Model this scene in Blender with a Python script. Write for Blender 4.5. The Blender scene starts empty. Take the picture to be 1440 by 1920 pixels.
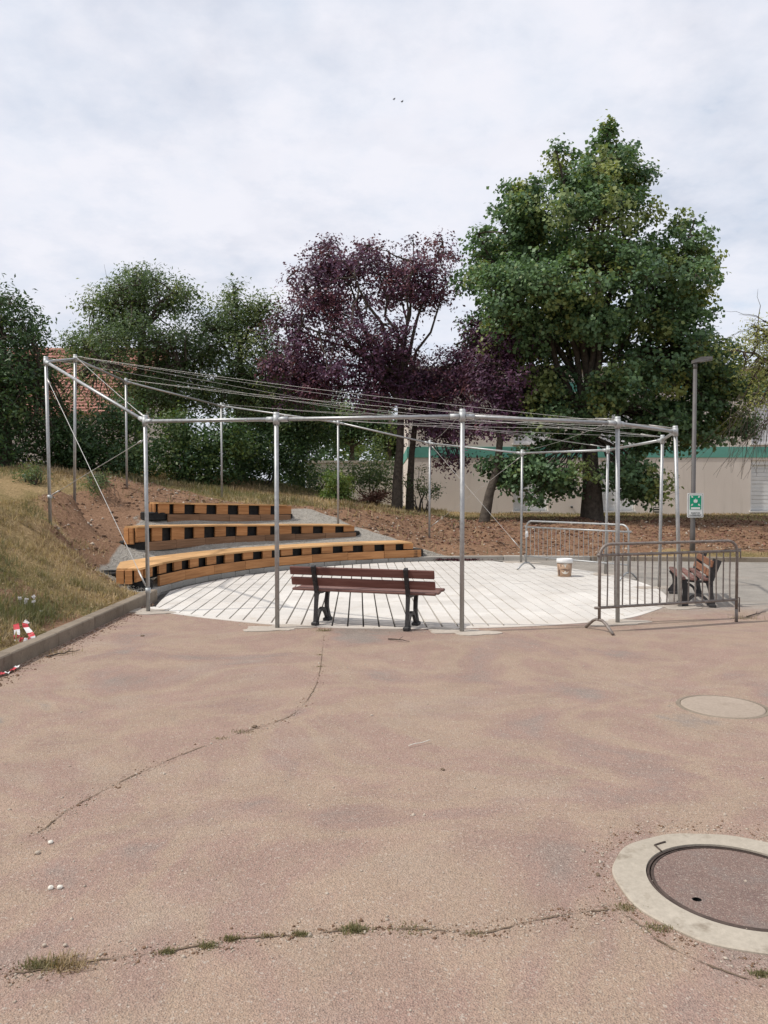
import bpy, bmesh, math, random
import numpy as np
from mathutils import Vector, Matrix, geometry
random.seed(7)
RNG = np.random.default_rng(11)
R = math.radians
sc = bpy.context.scene
C = sc.collection

# ------------------------------------------------------------------ camera, sky, sun, exposure
F, HOR, EYE = 1450.0, 922.0, 1.6
PIT = math.atan((960 - HOR) / F)
cam = bpy.data.objects.new('camera', bpy.data.cameras.new('camera'))
C.objects.link(cam)
cam.data.sensor_fit = 'VERTICAL'; cam.data.sensor_height = 24.0
cam.data.lens = 24.0 * F / 1920.0
cam.data.clip_start = 0.1; cam.data.clip_end = 2000
cam.location = (0, 0, EYE); cam.rotation_euler = (math.pi / 2 - PIT, 0, 0)
sc.camera = cam

SUN_TO = Vector((-0.72, -0.15, 1.0)).normalized()
sun_el = math.asin(SUN_TO.z); sun_az = math.atan2(SUN_TO.x, SUN_TO.y)
sl = bpy.data.lights.new('sun', 'SUN'); sl.energy = 3.1; sl.angle = R(1.2); sl.color = (1.0, 0.955, 0.89)
so = bpy.data.objects.new('sun', sl); C.objects.link(so)
so.rotation_euler = SUN_TO.to_track_quat('Z', 'Y').to_euler(); so.location = (-20, 5, 30)

W = bpy.data.worlds.new('World'); sc.world = W; W.use_nodes = True
wt = W.node_tree; wt.nodes.clear()
def wn(t, **k):
    n = wt.nodes.new(t)
    for a, v in k.items(): setattr(n, a, v)
    return n
def wmath(op, a, b=None, clamp=False):
    n = wn('ShaderNodeMath', operation=op, use_clamp=clamp)
    for i, v in enumerate((a, b)):
        if v is None: continue
        if isinstance(v, (int, float)): n.inputs[i].default_value = v
        else: wt.links.new(v, n.inputs[i])
    return n.outputs[0]
wo = wn('ShaderNodeOutputWorld'); bg = wn('ShaderNodeBackground'); bg.inputs['Strength'].default_value = 0.1
sky = wn('ShaderNodeTexSky', sky_type='NISHITA'); sky.sun_disc = False
sky.sun_elevation = sun_el; sky.sun_rotation = sun_az
tc = wn('ShaderNodeTexCoord'); sep = wn('ShaderNodeSeparateXYZ'); wt.links.new(tc.outputs['Generated'], sep.inputs[0])
zz = wmath('ADD', wmath('MAXIMUM', sep.outputs[2], 0.0), 0.22)
cx = wmath('DIVIDE', sep.outputs[0], zz); cy = wmath('DIVIDE', sep.outputs[1], zz)
cmb = wn('ShaderNodeCombineXYZ'); wt.links.new(cx, cmb.inputs[0]); wt.links.new(cy, cmb.inputs[1])
def wnoise(scale, det, rough, off):
    mp = wn('ShaderNodeMapping'); mp.inputs['Location'].default_value = off
    wt.links.new(cmb.outputs[0], mp.inputs[0])
    n = wn('ShaderNodeTexNoise'); n.inputs['Scale'].default_value = scale
    n.inputs['Detail'].default_value = det; n.inputs['Roughness'].default_value = rough
    wt.links.new(mp.outputs[0], n.inputs['Vector']); return n.outputs['Fac']
def wramp(fac, stops):
    r = wn('ShaderNodeValToRGB'); e = r.color_ramp.elements
    while len(e) < len(stops): e.new(0.5)
    for i, (p, c) in enumerate(stops): e[i].position = p; e[i].color = (*c, 1)
    wt.links.new(fac, r.inputs[0]); return r.outputs[0]
n1 = wnoise(1.7, 8, 0.55, (3.1, 1.7, 0)); n2 = wnoise(5.5, 7, 0.6, (7.3, 2.2, 4)); n3 = wnoise(0.8, 4, 0.5, (1.2, 9.4, 2))
mixn = wmath('ADD', wmath('MULTIPLY', n1, 0.62), wmath('MULTIPLY', n2, 0.38))
cover = wramp(mixn, [(0.30, (0.62,) * 3), (0.41, (0.88,) * 3), (0.56, (1.0,) * 3)])
ccol = wramp(wmath('ADD', wmath('MULTIPLY', n2, 0.5), wmath('MULTIPLY', n3, 0.5)),
             [(0.36, (5.9, 6.8, 8.1)), (0.46, (7.0, 7.4, 8.3)), (0.62, (7.9, 7.95, 8.6))])
mx = wn('ShaderNodeMix', data_type='RGBA')
vz = wn('ShaderNodeTexVoronoi', feature='SMOOTH_F1'); vz.inputs['Scale'].default_value = 7.5; vz.inputs['Smoothness'].default_value = 0.9
dsp = wn('ShaderNodeMixRGB', blend_type='ADD'); dsp.inputs[0].default_value = 0.22
nz = wn('ShaderNodeTexNoise'); nz.inputs['Scale'].default_value = 9.0; nz.inputs['Detail'].default_value = 5
wt.links.new(cmb.outputs[0], nz.inputs['Vector']); wt.links.new(cmb.outputs[0], dsp.inputs[1]); wt.links.new(nz.outputs['Color'], dsp.inputs[2]); wt.links.new(dsp.outputs[0], vz.inputs['Vector'])
gapf = wmath('ADD', vz.outputs['Distance'], wmath('MULTIPLY', wmath('SUBTRACT', 0.5, n1), 1.1))
puff = wramp(gapf, [(0.38, (1.0,) * 3), (0.6, (0.95,) * 3), (0.85, (0.84,) * 3)])
cover = wmath('MULTIPLY', cover, puff)
wt.links.new(cover, mx.inputs[0]); wt.links.new(sky.outputs[0], mx.inputs[6]); wt.links.new(ccol, mx.inputs[7])
wt.links.new(mx.outputs[2], bg.inputs[0]); wt.links.new(bg.outputs[0], wo.inputs[0])

sc.view_settings.view_transform = 'Standard'; sc.view_settings.look = 'None'
sc.view_settings.exposure = 0.17; sc.view_settings.gamma = 1.0; sc.view_settings.use_curve_mapping = False
sc.render.engine = 'CYCLES'

# ------------------------------------------------------------------ helpers
def at(px, py, d):
    """world point on the photo ray (px,py) at depth d metres"""
    u = (px - 720) / F; v = (py - 960) / F
    yy = math.cos(PIT) - v * math.sin(PIT); z = -math.sin(PIT) - v * math.cos(PIT)
    t = d / yy
    return Vector((u * t, d, EYE + z * t))
def gnd(px, py, z=0.0):
    d = (EYE - z) * F / max(py - HOR, 1e-3)
    for _ in range(3):
        p = at(px, py, d); d *= (EYE - z) / max(EYE - p.z, 1e-4)
    p = at(px, py, d); p.z = z
    return p

WL = {}                                   # world origin of things, by name
def tag(o, label=None, cat=None, group=None, kind=None):
    if label: o['label'] = label
    if cat: o['category'] = cat
    if group: o['group'] = group
    if kind: o['kind'] = kind
    return o
def thing(name, loc, label=None, cat=None, group=None, kind=None, rz=0.0):
    o = bpy.data.objects.new(name, None); C.objects.link(o); o.empty_display_size = 0.2
    o.location = loc; o.rotation_euler = (0, 0, rz); WL[o.name] = Vector(loc)
    return tag(o, label, cat, group, kind)

class MB:
    def __init__(s): s.v = []; s.f = []; s.m = []; s.sm = []
    def add(s, vs, fs, mi=0, smooth=False):
        b = len(s.v); s.v += [tuple(p) for p in vs]
        for f in fs: s.f.append([b + i for i in f]); s.m.append(mi); s.sm.append(smooth)
        return s
    def box(s, c, size, M=None, mi=0, bev=0.0):
        x, y, z = [q / 2 for q in size]
        if bev > 0:
            b = min(bev, x * .9, y * .9, z * .9)
            bm = bmesh.new(); bmesh.ops.create_cube(bm, size=1.0)
            for q in bm.verts: q.co = Vector((q.co.x * size[0], q.co.y * size[1], q.co.z * size[2]))
            bmesh.ops.bevel(bm, geom=bm.edges[:], offset=b, segments=1, affect='EDGES')
            bm.verts.index_update()
            vs = [q.co.copy() for q in bm.verts]; fs = [[w.index for w in f.verts] for f in bm.faces]; bm.free()
        else:
            vs = [Vector((i, j, k)) for i in (-x, x) for j in (-y, y) for k in (-z, z)]
            fs = [(0, 1, 3, 2), (4, 6, 7, 5), (0, 4, 5, 1), (2, 3, 7, 6), (0, 2, 6, 4), (1, 5, 7, 3)]
        if M is not None: vs = [M @ q for q in vs]
        c = Vector(c); return s.add([q + c for q in vs], fs, mi)
    def prism(s, pts, z0, z1, mi=0):
        n = len(pts)
        vs = [(p[0], p[1], z0) for p in pts] + [(p[0], p[1], z1) for p in pts]
        fs = [list(range(n))[::-1], list(range(n, 2 * n))] + [(i, (i + 1) % n, n + (i + 1) % n, n + i) for i in range(n)]
        return s.add(vs, fs, mi)
    def tube(s, path, rad, n=8, mi=0, caps=True):
        P = [Vector(p) for p in path]; k = len(P)
        if isinstance(rad, (int, float)): rad = [rad] * k
        t0 = (P[1] - P[0]).normalized()
        up = Vector((0, 0, 1)) if abs(t0.z) < 0.9 else Vector((1, 0, 0))
        a = t0.cross(up).normalized(); rings = []
        for i in range(k):
            t = (P[min(i + 1, k - 1)] - P[max(i - 1, 0)])
            t = t.normalized() if t.length > 1e-9 else t0
            a = (a - t * a.dot(t)); a = a.normalized() if a.length > 1e-6 else t.orthogonal().normalized()
            b = t.cross(a)
            rings.append([P[i] + (a * math.cos(2 * math.pi * j / n) + b * math.sin(2 * math.pi * j / n)) * rad[i] for j in range(n)])
        vs = [q for r in rings for q in r]; fs = []
        for i in range(k - 1):
            for j in range(n):
                fs.append((i * n + j, i * n + (j + 1) % n, (i + 1) * n + (j + 1) % n, (i + 1) * n + j))
        s.add(vs, fs, mi, True)
        if caps:
            b = len(s.v) - len(vs)
            s.f.append([b + j for j in range(n)][::-1]); s.m.append(mi); s.sm.append(False)
            s.f.append([b + (k - 1) * n + j for j in range(n)]); s.m.append(mi); s.sm.append(False)
        return s
    def lathe(s, prof, c, n=32, mi=0, smooth=True):
        c = Vector(c); vs = []; fs = []
        for r, z in prof:
            for j in range(n):
                a = 2 * math.pi * j / n; vs.append(c + Vector((r * math.cos(a), r * math.sin(a), z)))
        for i in range(len(prof) - 1):
            for j in range(n):
                fs.append((i * n + j, i * n + (j + 1) % n, (i + 1) * n + (j + 1) % n, (i + 1) * n + j))
        return s.add(vs, fs, mi, smooth)
    def mesh(s, name, off=None):
        me = bpy.data.meshes.new(name)
        v = s.v if off is None else [(p[0] - off[0], p[1] - off[1], p[2] - off[2]) for p in s.v]
        me.from_pydata(v, [], s.f); me.update()
        me.polygons.foreach_set('material_index', s.m); me.polygons.foreach_set('use_smooth', s.sm)
        return me
def obj(name, me, mats, parent=None):
    o = bpy.data.objects.new(name, me)
    for m in (mats if isinstance(mats, (list, tuple)) else [mats]): me.materials.append(m)
    C.objects.link(o)
    if parent is not None: o.parent = parent; WL[o.name] = WL.get(parent.name, Vector((0, 0, 0)))
    return o
def part(name, mb, mats, parent=None, kind=None):
    off = WL.get(parent.name) if parent is not None else None
    o = obj(name, mb.mesh(name, off), mats, parent)
    if kind: o['kind'] = kind
    return o
def inst(name, me, M, parent, kind=None):
    """child sharing mesh data, world matrix M (parent unrotated)"""
    o = bpy.data.objects.new(name, me); C.objects.link(o)
    o.parent = parent; off = WL[parent.name]
    o.matrix_local = Matrix.Translation(-off) @ M; WL[o.name] = off
    if kind: o['kind'] = kind
    return o
def copy_tree(o, parent=None):
    c = o.copy(); C.objects.link(c); c.parent = parent
    for ch in list(o.children): copy_tree(ch, c)
    return c
def frame(x, up=(0, 0, 1), loc=(0, 0, 0)):
    x = Vector(x).normalized(); up = Vector(up); y = up.cross(x).normalized(); z = x.cross(y)
    return Matrix(((x.x, y.x, z.x, loc[0]), (x.y, y.y, z.y, loc[1]), (x.z, y.z, z.z, loc[2]), (0, 0, 0, 1)))

# value noise for shapes
_P = np.random.default_rng(3).random((256, 256))
def vnoise(x, y):
    x = np.asarray(x, float); y = np.asarray(y, float)
    xi = np.floor(x).astype(int); yi = np.floor(y).astype(int); fx = x - xi; fy = y - yi
    fx = fx * fx * (3 - 2 * fx); fy = fy * fy * (3 - 2 * fy)
    g = lambda a, b: _P[a & 255, b & 255]
    return (g(xi, yi) * (1 - fx) + g(xi + 1, yi) * fx) * (1 - fy) + (g(xi, yi + 1) * (1 - fx) + g(xi + 1, yi + 1) * fx) * fy - 0.5
def fbm(x, y, s=1.0, o=4):
    r = 0; a = 1.0
    for i in range(o): r = r + a * vnoise(np.asarray(x) * s + 17 * i, np.asarray(y) * s + 31 * i); s *= 2.1; a *= 0.5
    return r

# ------------------------------------------------------------------ materials
class NT:
    def __init__(s, name):
        s.mat = bpy.data.materials.new(name); s.mat.use_nodes = True; s.t = s.mat.node_tree; s.t.nodes.clear()
        s.out = s.n('ShaderNodeOutputMaterial'); s.b = s.n('ShaderNodeBsdfPrincipled')
        s.t.links.new(s.b.outputs[0], s.out.inputs[0]); s.co = s.n('ShaderNodeTexCoord').outputs['Object']
    def n(s, t, **k):
        q = s.t.nodes.new(t)
        for a, v in k.items(): setattr(q, a, v)
        return q
    def link(s, a, b): s.t.links.new(a, b)
    def setin(s, sock, v):
        if hasattr(v, 'is_linked') or isinstance(v, bpy.types.NodeSocket): s.link(v, sock)
        else:
            if isinstance(v, (tuple, list)) and len(v) == 3 and sock.type == 'RGBA': v = (*v, 1)
            sock.default_value = v
    def scaled(s, sc_, rnd=False):
        mp = s.n('ShaderNodeMapping'); mp.inputs['Scale'].default_value = sc_ if isinstance(sc_, tuple) else (sc_,) * 3
        s.link(s.co, mp.inputs[0])
        if rnd:
            oi = s.n('ShaderNodeObjectInfo'); ml = s.n('ShaderNodeMath', operation='MULTIPLY'); ml.inputs[1].default_value = 37.0
            s.link(oi.outputs['Random'], ml.inputs[0]); cb = s.n('ShaderNodeCombineXYZ')
            for i in range(3): s.link(ml.outputs[0], cb.inputs[i])
            s.link(cb.outputs[0], mp.inputs['Location'])
        return mp.outputs[0]
    def noise(s, scale, det=4, rough=0.55, rnd=False, dist=0.0):
        q = s.n('ShaderNodeTexNoise'); q.inputs['Scale'].default_value = 1.0
        q.inputs['Detail'].default_value = det; q.inputs['Roughness'].default_value = rough; q.inputs['Distortion'].default_value = dist
        s.link(s.scaled(scale, rnd), q.inputs['Vector']); return q.outputs['Fac']
    def voro(s, scale, feat='F1', out='Distance'):
        q = s.n('ShaderNodeTexVoronoi', feature=feat); q.inputs['Scale'].default_value = 1.0
        s.link(s.scaled(scale), q.inputs['Vector']); return q.outputs[out]
    def ramp(s, fac, stops):
        r = s.n('ShaderNodeValToRGB'); e = r.color_ramp.elements
        while len(e) < len(stops): e.new(0.5)
        for i, (p, c) in enumerate(stops):
            e[i].position = p; e[i].color = (*((c,) * 3 if isinstance(c, (int, float)) else c), 1)
        s.link(fac, r.inputs[0]); return r.outputs[0]
    def mix(s, f, a, b, mode='MIX'):
        q = s.n('ShaderNodeMix', data_type='RGBA', blend_type=mode)
        s.setin(q.inputs[0], f); s.setin(q.inputs[6], a); s.setin(q.inputs[7], b); return q.outputs[2]
    def math(s, op, a, b=0.0, clamp=False):
        q = s.n('ShaderNodeMath', operation=op, use_clamp=clamp); s.setin(q.inputs[0], a); s.setin(q.inputs[1], b); return q.outputs[0]
    def attr(s, name, out='Color'):
        q = s.n('ShaderNodeAttribute', attribute_name=name); return q.outputs[out]
    def bump(s, h, strength=0.4, dist=0.01):
        q = s.n('ShaderNodeBump'); q.inputs['Strength'].default_value = strength; q.inputs['Distance'].default_value = dist
        s.link(h, q.inputs['Height']); s.link(q.outputs[0], s.b.inputs['Normal'])
    def fin(s, col, rough=0.8, metal=0.0, spec=0.3):
        s.setin(s.b.inputs['Base Color'], col); s.setin(s.b.inputs['Roughness'], rough)
        s.b.inputs['Metallic'].default_value = metal; s.b.inputs['Specular IOR Level'].default_value = spec
        return s.mat
def simple(name, c1, c2, scale=6.0, rough=0.8, bump=0.2, bscale=60.0, metal=0.0, spec=0.3, rnd=False, bd=0.004):
    m = NT(name); f = m.noise(scale, 5, 0.6, rnd)
    if bump: m.bump(m.noise(bscale, 3, 0.6, rnd), bump, bd)
    return m.fin(m.ramp(f, [(0.3, c1), (0.7, c2)]), rough, metal, spec)

def mat_asphalt():
    m = NT('asphalt')
    big = m.noise(0.62, 6, 0.62, dist=0.5); mid = m.noise(2.2, 6, 0.65); fine = m.noise(55, 4, 0.7); grit = m.noise(190, 2, 0.7)
    pink = m.ramp(big, [(0.34, (0.257, 0.210, 0.180)), (0.43, (0.313, 0.209, 0.168)), (0.5, (0.355, 0.257, 0.188)), (0.57, (0.320, 0.212, 0.170)), (0.64, (0.357, 0.261, 0.192)), (0.7, (0.264, 0.218, 0.188))])
    grey = m.ramp(mid, [(0.3, (0.256, 0.234, 0.206)), (0.7, (0.338, 0.306, 0.266))])
    sp = m.n('ShaderNodeSeparateXYZ'); m.link(m.co, sp.inputs[0])
    k = m.math('ADD', sp.outputs[1], m.math('MULTIPLY', m.math('SUBTRACT', mid, 0.5), 2.2))
    k = m.math('ADD', k, m.math('MULTIPLY', sp.outputs[0], 0.05))
    mr = m.n('ShaderNodeMapRange', interpolation_type='SMOOTHSTEP'); m.link(k, mr.inputs[0])
    mr.inputs[1].default_value = 9.9; mr.inputs[2].default_value = 11.6
    col = m.mix(mr.outputs[0], pink, grey)
    col = m.mix(0.5, col, m.ramp(mid, [(0.28, 0.8), (0.5, 1.0), (0.75, 1.2)]), 'MULTIPLY')
    col = m.mix(m.ramp(m.noise((0.9, 1.4, 1), 7, 0.7, dist=0.6), [(0.53, 0.0), (0.68, 0.35)]), col, (0.38, 0.31, 0.25))
    col = m.mix(m.ramp(m.noise((1.3, 0.7, 1), 7, 0.75, dist=1.0), [(0.6, 0.0), (0.74, 0.28)]), col, (0.185, 0.165, 0.142))
    col = m.mix(0.6, col, m.ramp(fine, [(0.25, 0.62), (0.5, 1.0), (0.75, 1.35)]), 'MULTIPLY')
    col = m.mix(0.55, col, m.ramp(grit, [(0.3, 0.6), (0.5, 1.0), (0.7, 1.4)]), 'MULTIPLY')
    vc = m.voro(230, 'F1', 'Color'); sepc = m.n('ShaderNodeSeparateColor'); m.link(vc, sepc.inputs[0])
    col = m.mix(m.ramp(sepc.outputs[0], [(0.84, 0.0), (0.97, 0.45)]), col, (0.46, 0.40, 0.33))
    col = m.mix(m.ramp(sepc.outputs[1], [(0.82, 0.0), (0.96, 0.5)]), col, (0.10, 0.08, 0.068))
    vd = m.voro(120, 'F1', 'Color'); sepd = m.n('ShaderNodeSeparateColor'); m.link(vd, sepd.inputs[0])
    col = m.mix(m.ramp(sepd.outputs[0], [(0.955, 0.0), (0.985, 0.5)]), col, (0.50, 0.44, 0.37))
    m.bump(m.math('ADD', m.voro(150), m.math('MULTIPLY', fine, 0.9)), 0.8, 0.006)
    return m.fin(col, 0.9, 0, 0.25)
def mat_terrain():
    m = NT('bank_soil'); a = m.attr('mask'); s = m.n('ShaderNodeSeparateColor'); m.link(a, s.inputs[0])
    f1 = m.noise(3.0, 6, 0.65); f2 = m.noise(26, 5, 0.7); f3 = m.noise(0.9, 5, 0.6); f4 = m.noise(70, 3, 0.7)
    straw = m.ramp(f2, [(0.25, (0.139, 0.098, 0.050)), (0.5, (0.332, 0.234, 0.120)), (0.75, (0.513, 0.374, 0.206))])
    grn = m.ramp(f2, [(0.3, (0.075, 0.069, 0.025)), (0.7, (0.232, 0.185, 0.071))])
    grass = m.mix(m.ramp(f3, [(0.42, 0.0), (0.6, 0.75)]), straw, grn)
    earth = m.ramp(f2, [(0.25, (0.135, 0.075, 0.046)), (0.5, (0.256, 0.150, 0.092)), (0.75, (0.397, 0.253, 0.166))])
    earth = m.mix(0.6, earth, m.ramp(f1, [(0.3, 0.7), (0.7, 1.25)]), 'MULTIPLY')
    grav = m.ramp(f4, [(0.25, (0.180, 0.164, 0.142)), (0.5, (0.360, 0.328, 0.285)), (0.75, (0.600, 0.548, 0.477))])
    jit = m.math('MULTIPLY', m.math('SUBTRACT', f1, 0.5), 0.9)
    e = m.ramp(m.math('ADD', s.outputs[0], jit), [(0.4, 0.0), (0.6, 1.0)])
    g = m.ramp(m.math('ADD', s.outputs[1], m.math('MULTIPLY', jit, 0.5)), [(0.42, 0.0), (0.58, 1.0)])
    col = m.mix(g, m.mix(e, grass, earth), grav)
    m.bump(m.math('ADD', f2, m.math('MULTIPLY', f4, 0.6)), 0.9, 0.035)
    return m.fin(col, 0.95, 0, 0.1)
def mat_leaf(name, dark, light, alt, transl=0.35, rough=0.5):
    m = NT(name); a = m.attr('tint'); s = m.n('ShaderNodeSeparateColor'); m.link(a, s.inputs[0])
    col = m.mix(s.outputs[0], dark, light); col = m.mix(s.outputs[1], col, alt)
    m.fin(col, rough, 0, 0.35)
    tr = m.n('ShaderNodeBsdfTranslucent'); m.link(m.mix(1.0, col, (1.3, 1.35, 0.8), 'MULTIPLY'), tr.inputs[0])
    ms = m.n('ShaderNodeMixShader'); ms.inputs[0].default_value = transl
    m.link(m.b.outputs[0], ms.inputs[1]); m.link(tr.outputs[0], ms.inputs[2]); m.link(ms.outputs[0], m.out.inputs[0])
    return m.mat
def mat_wood(name, c1, c2, c3, scale=(2.0, 34.0, 34.0), rough=0.7):
    m = NT(name); f = m.noise(scale, 6, 0.6, True, 0.4); g = m.noise((1.2, 5, 5), 3, 0.5, True)
    col = m.ramp(f, [(0.25, c1), (0.5, c2), (0.78, c3)])
    oi = m.n('ShaderNodeObjectInfo'); col = m.mix(1.0, col, m.ramp(oi.outputs['Random'], [(0, 0.82), (1, 1.12)]), 'MULTIPLY')
    col = m.mix(0.5, col, m.ramp(g, [(0.3, 0.72), (0.65, 1.1)]), 'MULTIPLY')
    kn = m.voro((2.2, 9, 9)); col = m.mix(m.ramp(kn, [(0.05, 0.75), (0.11, 0.0)]), col, (c1[0] * .45, c1[1] * .38, c1[2] * .35))
    m.bump(f, 0.3, 0.003); return m.fin(col, rough, 0, 0.25)
def mat_concrete(name, c1, c2, st=0.35, var=0.09):
    m = NT(name); f = m.noise(1.6, 6, 0.65, True); g = m.noise(48, 4, 0.7); h = m.noise(9, 5, 0.7, True)
    col = m.ramp(f, [(0.3, c1), (0.7, c2)]); col = m.mix(0.55, col, m.ramp(g, [(0.3, 0.78), (0.7, 1.2)]), 'MULTIPLY')
    col = m.mix(m.ramp(h, [(0.56, 0.0), (0.72, st)]), col, (c1[0] * .55, c1[1] * .5, c1[2] * .45))
    oi = m.n('ShaderNodeObjectInfo'); col = m.mix(1.0, col, m.ramp(oi.outputs['Random'], [(0, 1 - var), (1, 1 + var * .7)]), 'MULTIPLY')
    m.bump(g, 0.35, 0.003); return m.fin(col, 0.9, 0, 0.25)
def mat_paver():
    m = NT('pale_concrete_paver'); geo = m.n('ShaderNodeNewGeometry').outputs['Position']; m.co = geo
    f = m.noise(1.1, 6, 0.65); g = m.noise(60, 4, 0.7); h = m.noise(3.5, 6, 0.7, dist=0.8); tr = m.noise((9, 2.2, 1), 5, 0.7)
    col = m.ramp(f, [(0.3, (0.535, 0.495, 0.445)), (0.5, (0.605, 0.567, 0.517)), (0.7, (0.655, 0.62, 0.57))]); col = m.mix(0.5, col, m.ramp(g, [(0.3, 0.84), (0.7, 1.12)]), 'MULTIPLY')
    col = m.mix(m.ramp(h, [(0.54, 0.0), (0.72, 0.5)]), col, (0.46, 0.385, 0.30)); col = m.mix(m.ramp(tr, [(0.6, 0.0), (0.74, 0.35)]), col, (0.36, 0.33, 0.29))
    sp = m.n('ShaderNodeSeparateXYZ'); m.link(geo, sp.inputs[0]); mr = m.n('ShaderNodeMapRange', interpolation_type='SMOOTHSTEP')
    m.link(m.math('ADD', sp.outputs[1], m.math('MULTIPLY', m.math('SUBTRACT', h, .5), 1.8)), mr.inputs[0]); mr.inputs[1].default_value = 10.0; mr.inputs[2].default_value = 9.0
    col = m.mix(m.math('MULTIPLY', mr.outputs[0], .3), col, (0.48, 0.385, 0.30))
    oi = m.n('ShaderNodeObjectInfo'); col = m.mix(1.0, col, m.ramp(oi.outputs['Random'], [(0, 0.92), (1, 1.05)]), 'MULTIPLY')
    m.bump(g, 0.3, 0.003); return m.fin(col, 0.9, 0, 0.25)
def mat_lid():
    m = NT('lid_infill'); f = m.noise(4, 6, 0.65); g = m.noise(120, 3, 0.7)
    col = m.ramp(f, [(0.3, (0.196, 0.158, 0.139)), (0.5, (0.213, 0.145, 0.120)), (0.7, (0.174, 0.120, 0.103))]); col = m.mix(0.7, col, m.ramp(g, [(0.3, 0.6), (0.7, 1.4)]), 'MULTIPLY')
    vc = m.voro(210, 'F1', 'Color'); sc2 = m.n('ShaderNodeSeparateColor'); m.link(vc, sc2.inputs[0])
    col = m.mix(m.ramp(sc2.outputs[0], [(0.86, 0.0), (0.97, 0.6)]), col, (0.40, 0.35, 0.29)); m.bump(m.math('ADD', m.voro(160), g), 0.8, 0.005)
    return m.fin(col, 0.85, 0, 0.3)
def mat_render(name, c1, c2):
    m = NT(name); f = m.noise((0.5, 0.5, 0.25), 6, 0.6); g = m.noise(30, 4, 0.7); st = m.noise((3.0, 3.0, 0.18), 5, 0.7)
    col = m.ramp(f, [(0.3, c1), (0.7, c2)]); col = m.mix(0.5, col, m.ramp(g, [(0.3, 0.88), (0.7, 1.1)]), 'MULTIPLY')
    col = m.mix(m.ramp(st, [(0.55, 0.0), (0.75, 0.35)]), col, (c1[0] * .6, c1[1] * .58, c1[2] * .55))
    m.bump(g, 0.4, 0.006); return m.fin(col, 0.9, 0, 0.2)
def mat_shutter():
    m = NT('shutter_slats'); w = m.n('ShaderNodeTexWave', wave_type='BANDS', bands_direction='Z'); w.inputs['Scale'].default_value = 6.0
    m.link(m.co, w.inputs['Vector']); m.bump(w.outputs['Fac'], 0.6, 0.012)
    return m.fin(m.ramp(m.noise(1.5, 4), [(0.3, (0.62, 0.62, 0.61)), (0.7, (0.70, 0.70, 0.69))]), 0.5, 0, 0.4)
def mat_galv(name, c1, c2, rough=(0.32, 0.55), metal=0.75):
    m = NT(name); f = m.noise(22, 5, 0.7, True); g = m.noise(140, 2, 0.6)
    m.bump(g, 0.08, 0.001)
    return m.fin(m.ramp(f, [(0.3, c1), (0.7, c2)]), m.ramp(f, [(0.3, rough[0]), (0.7, rough[1])]), metal, 0.5)

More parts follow.
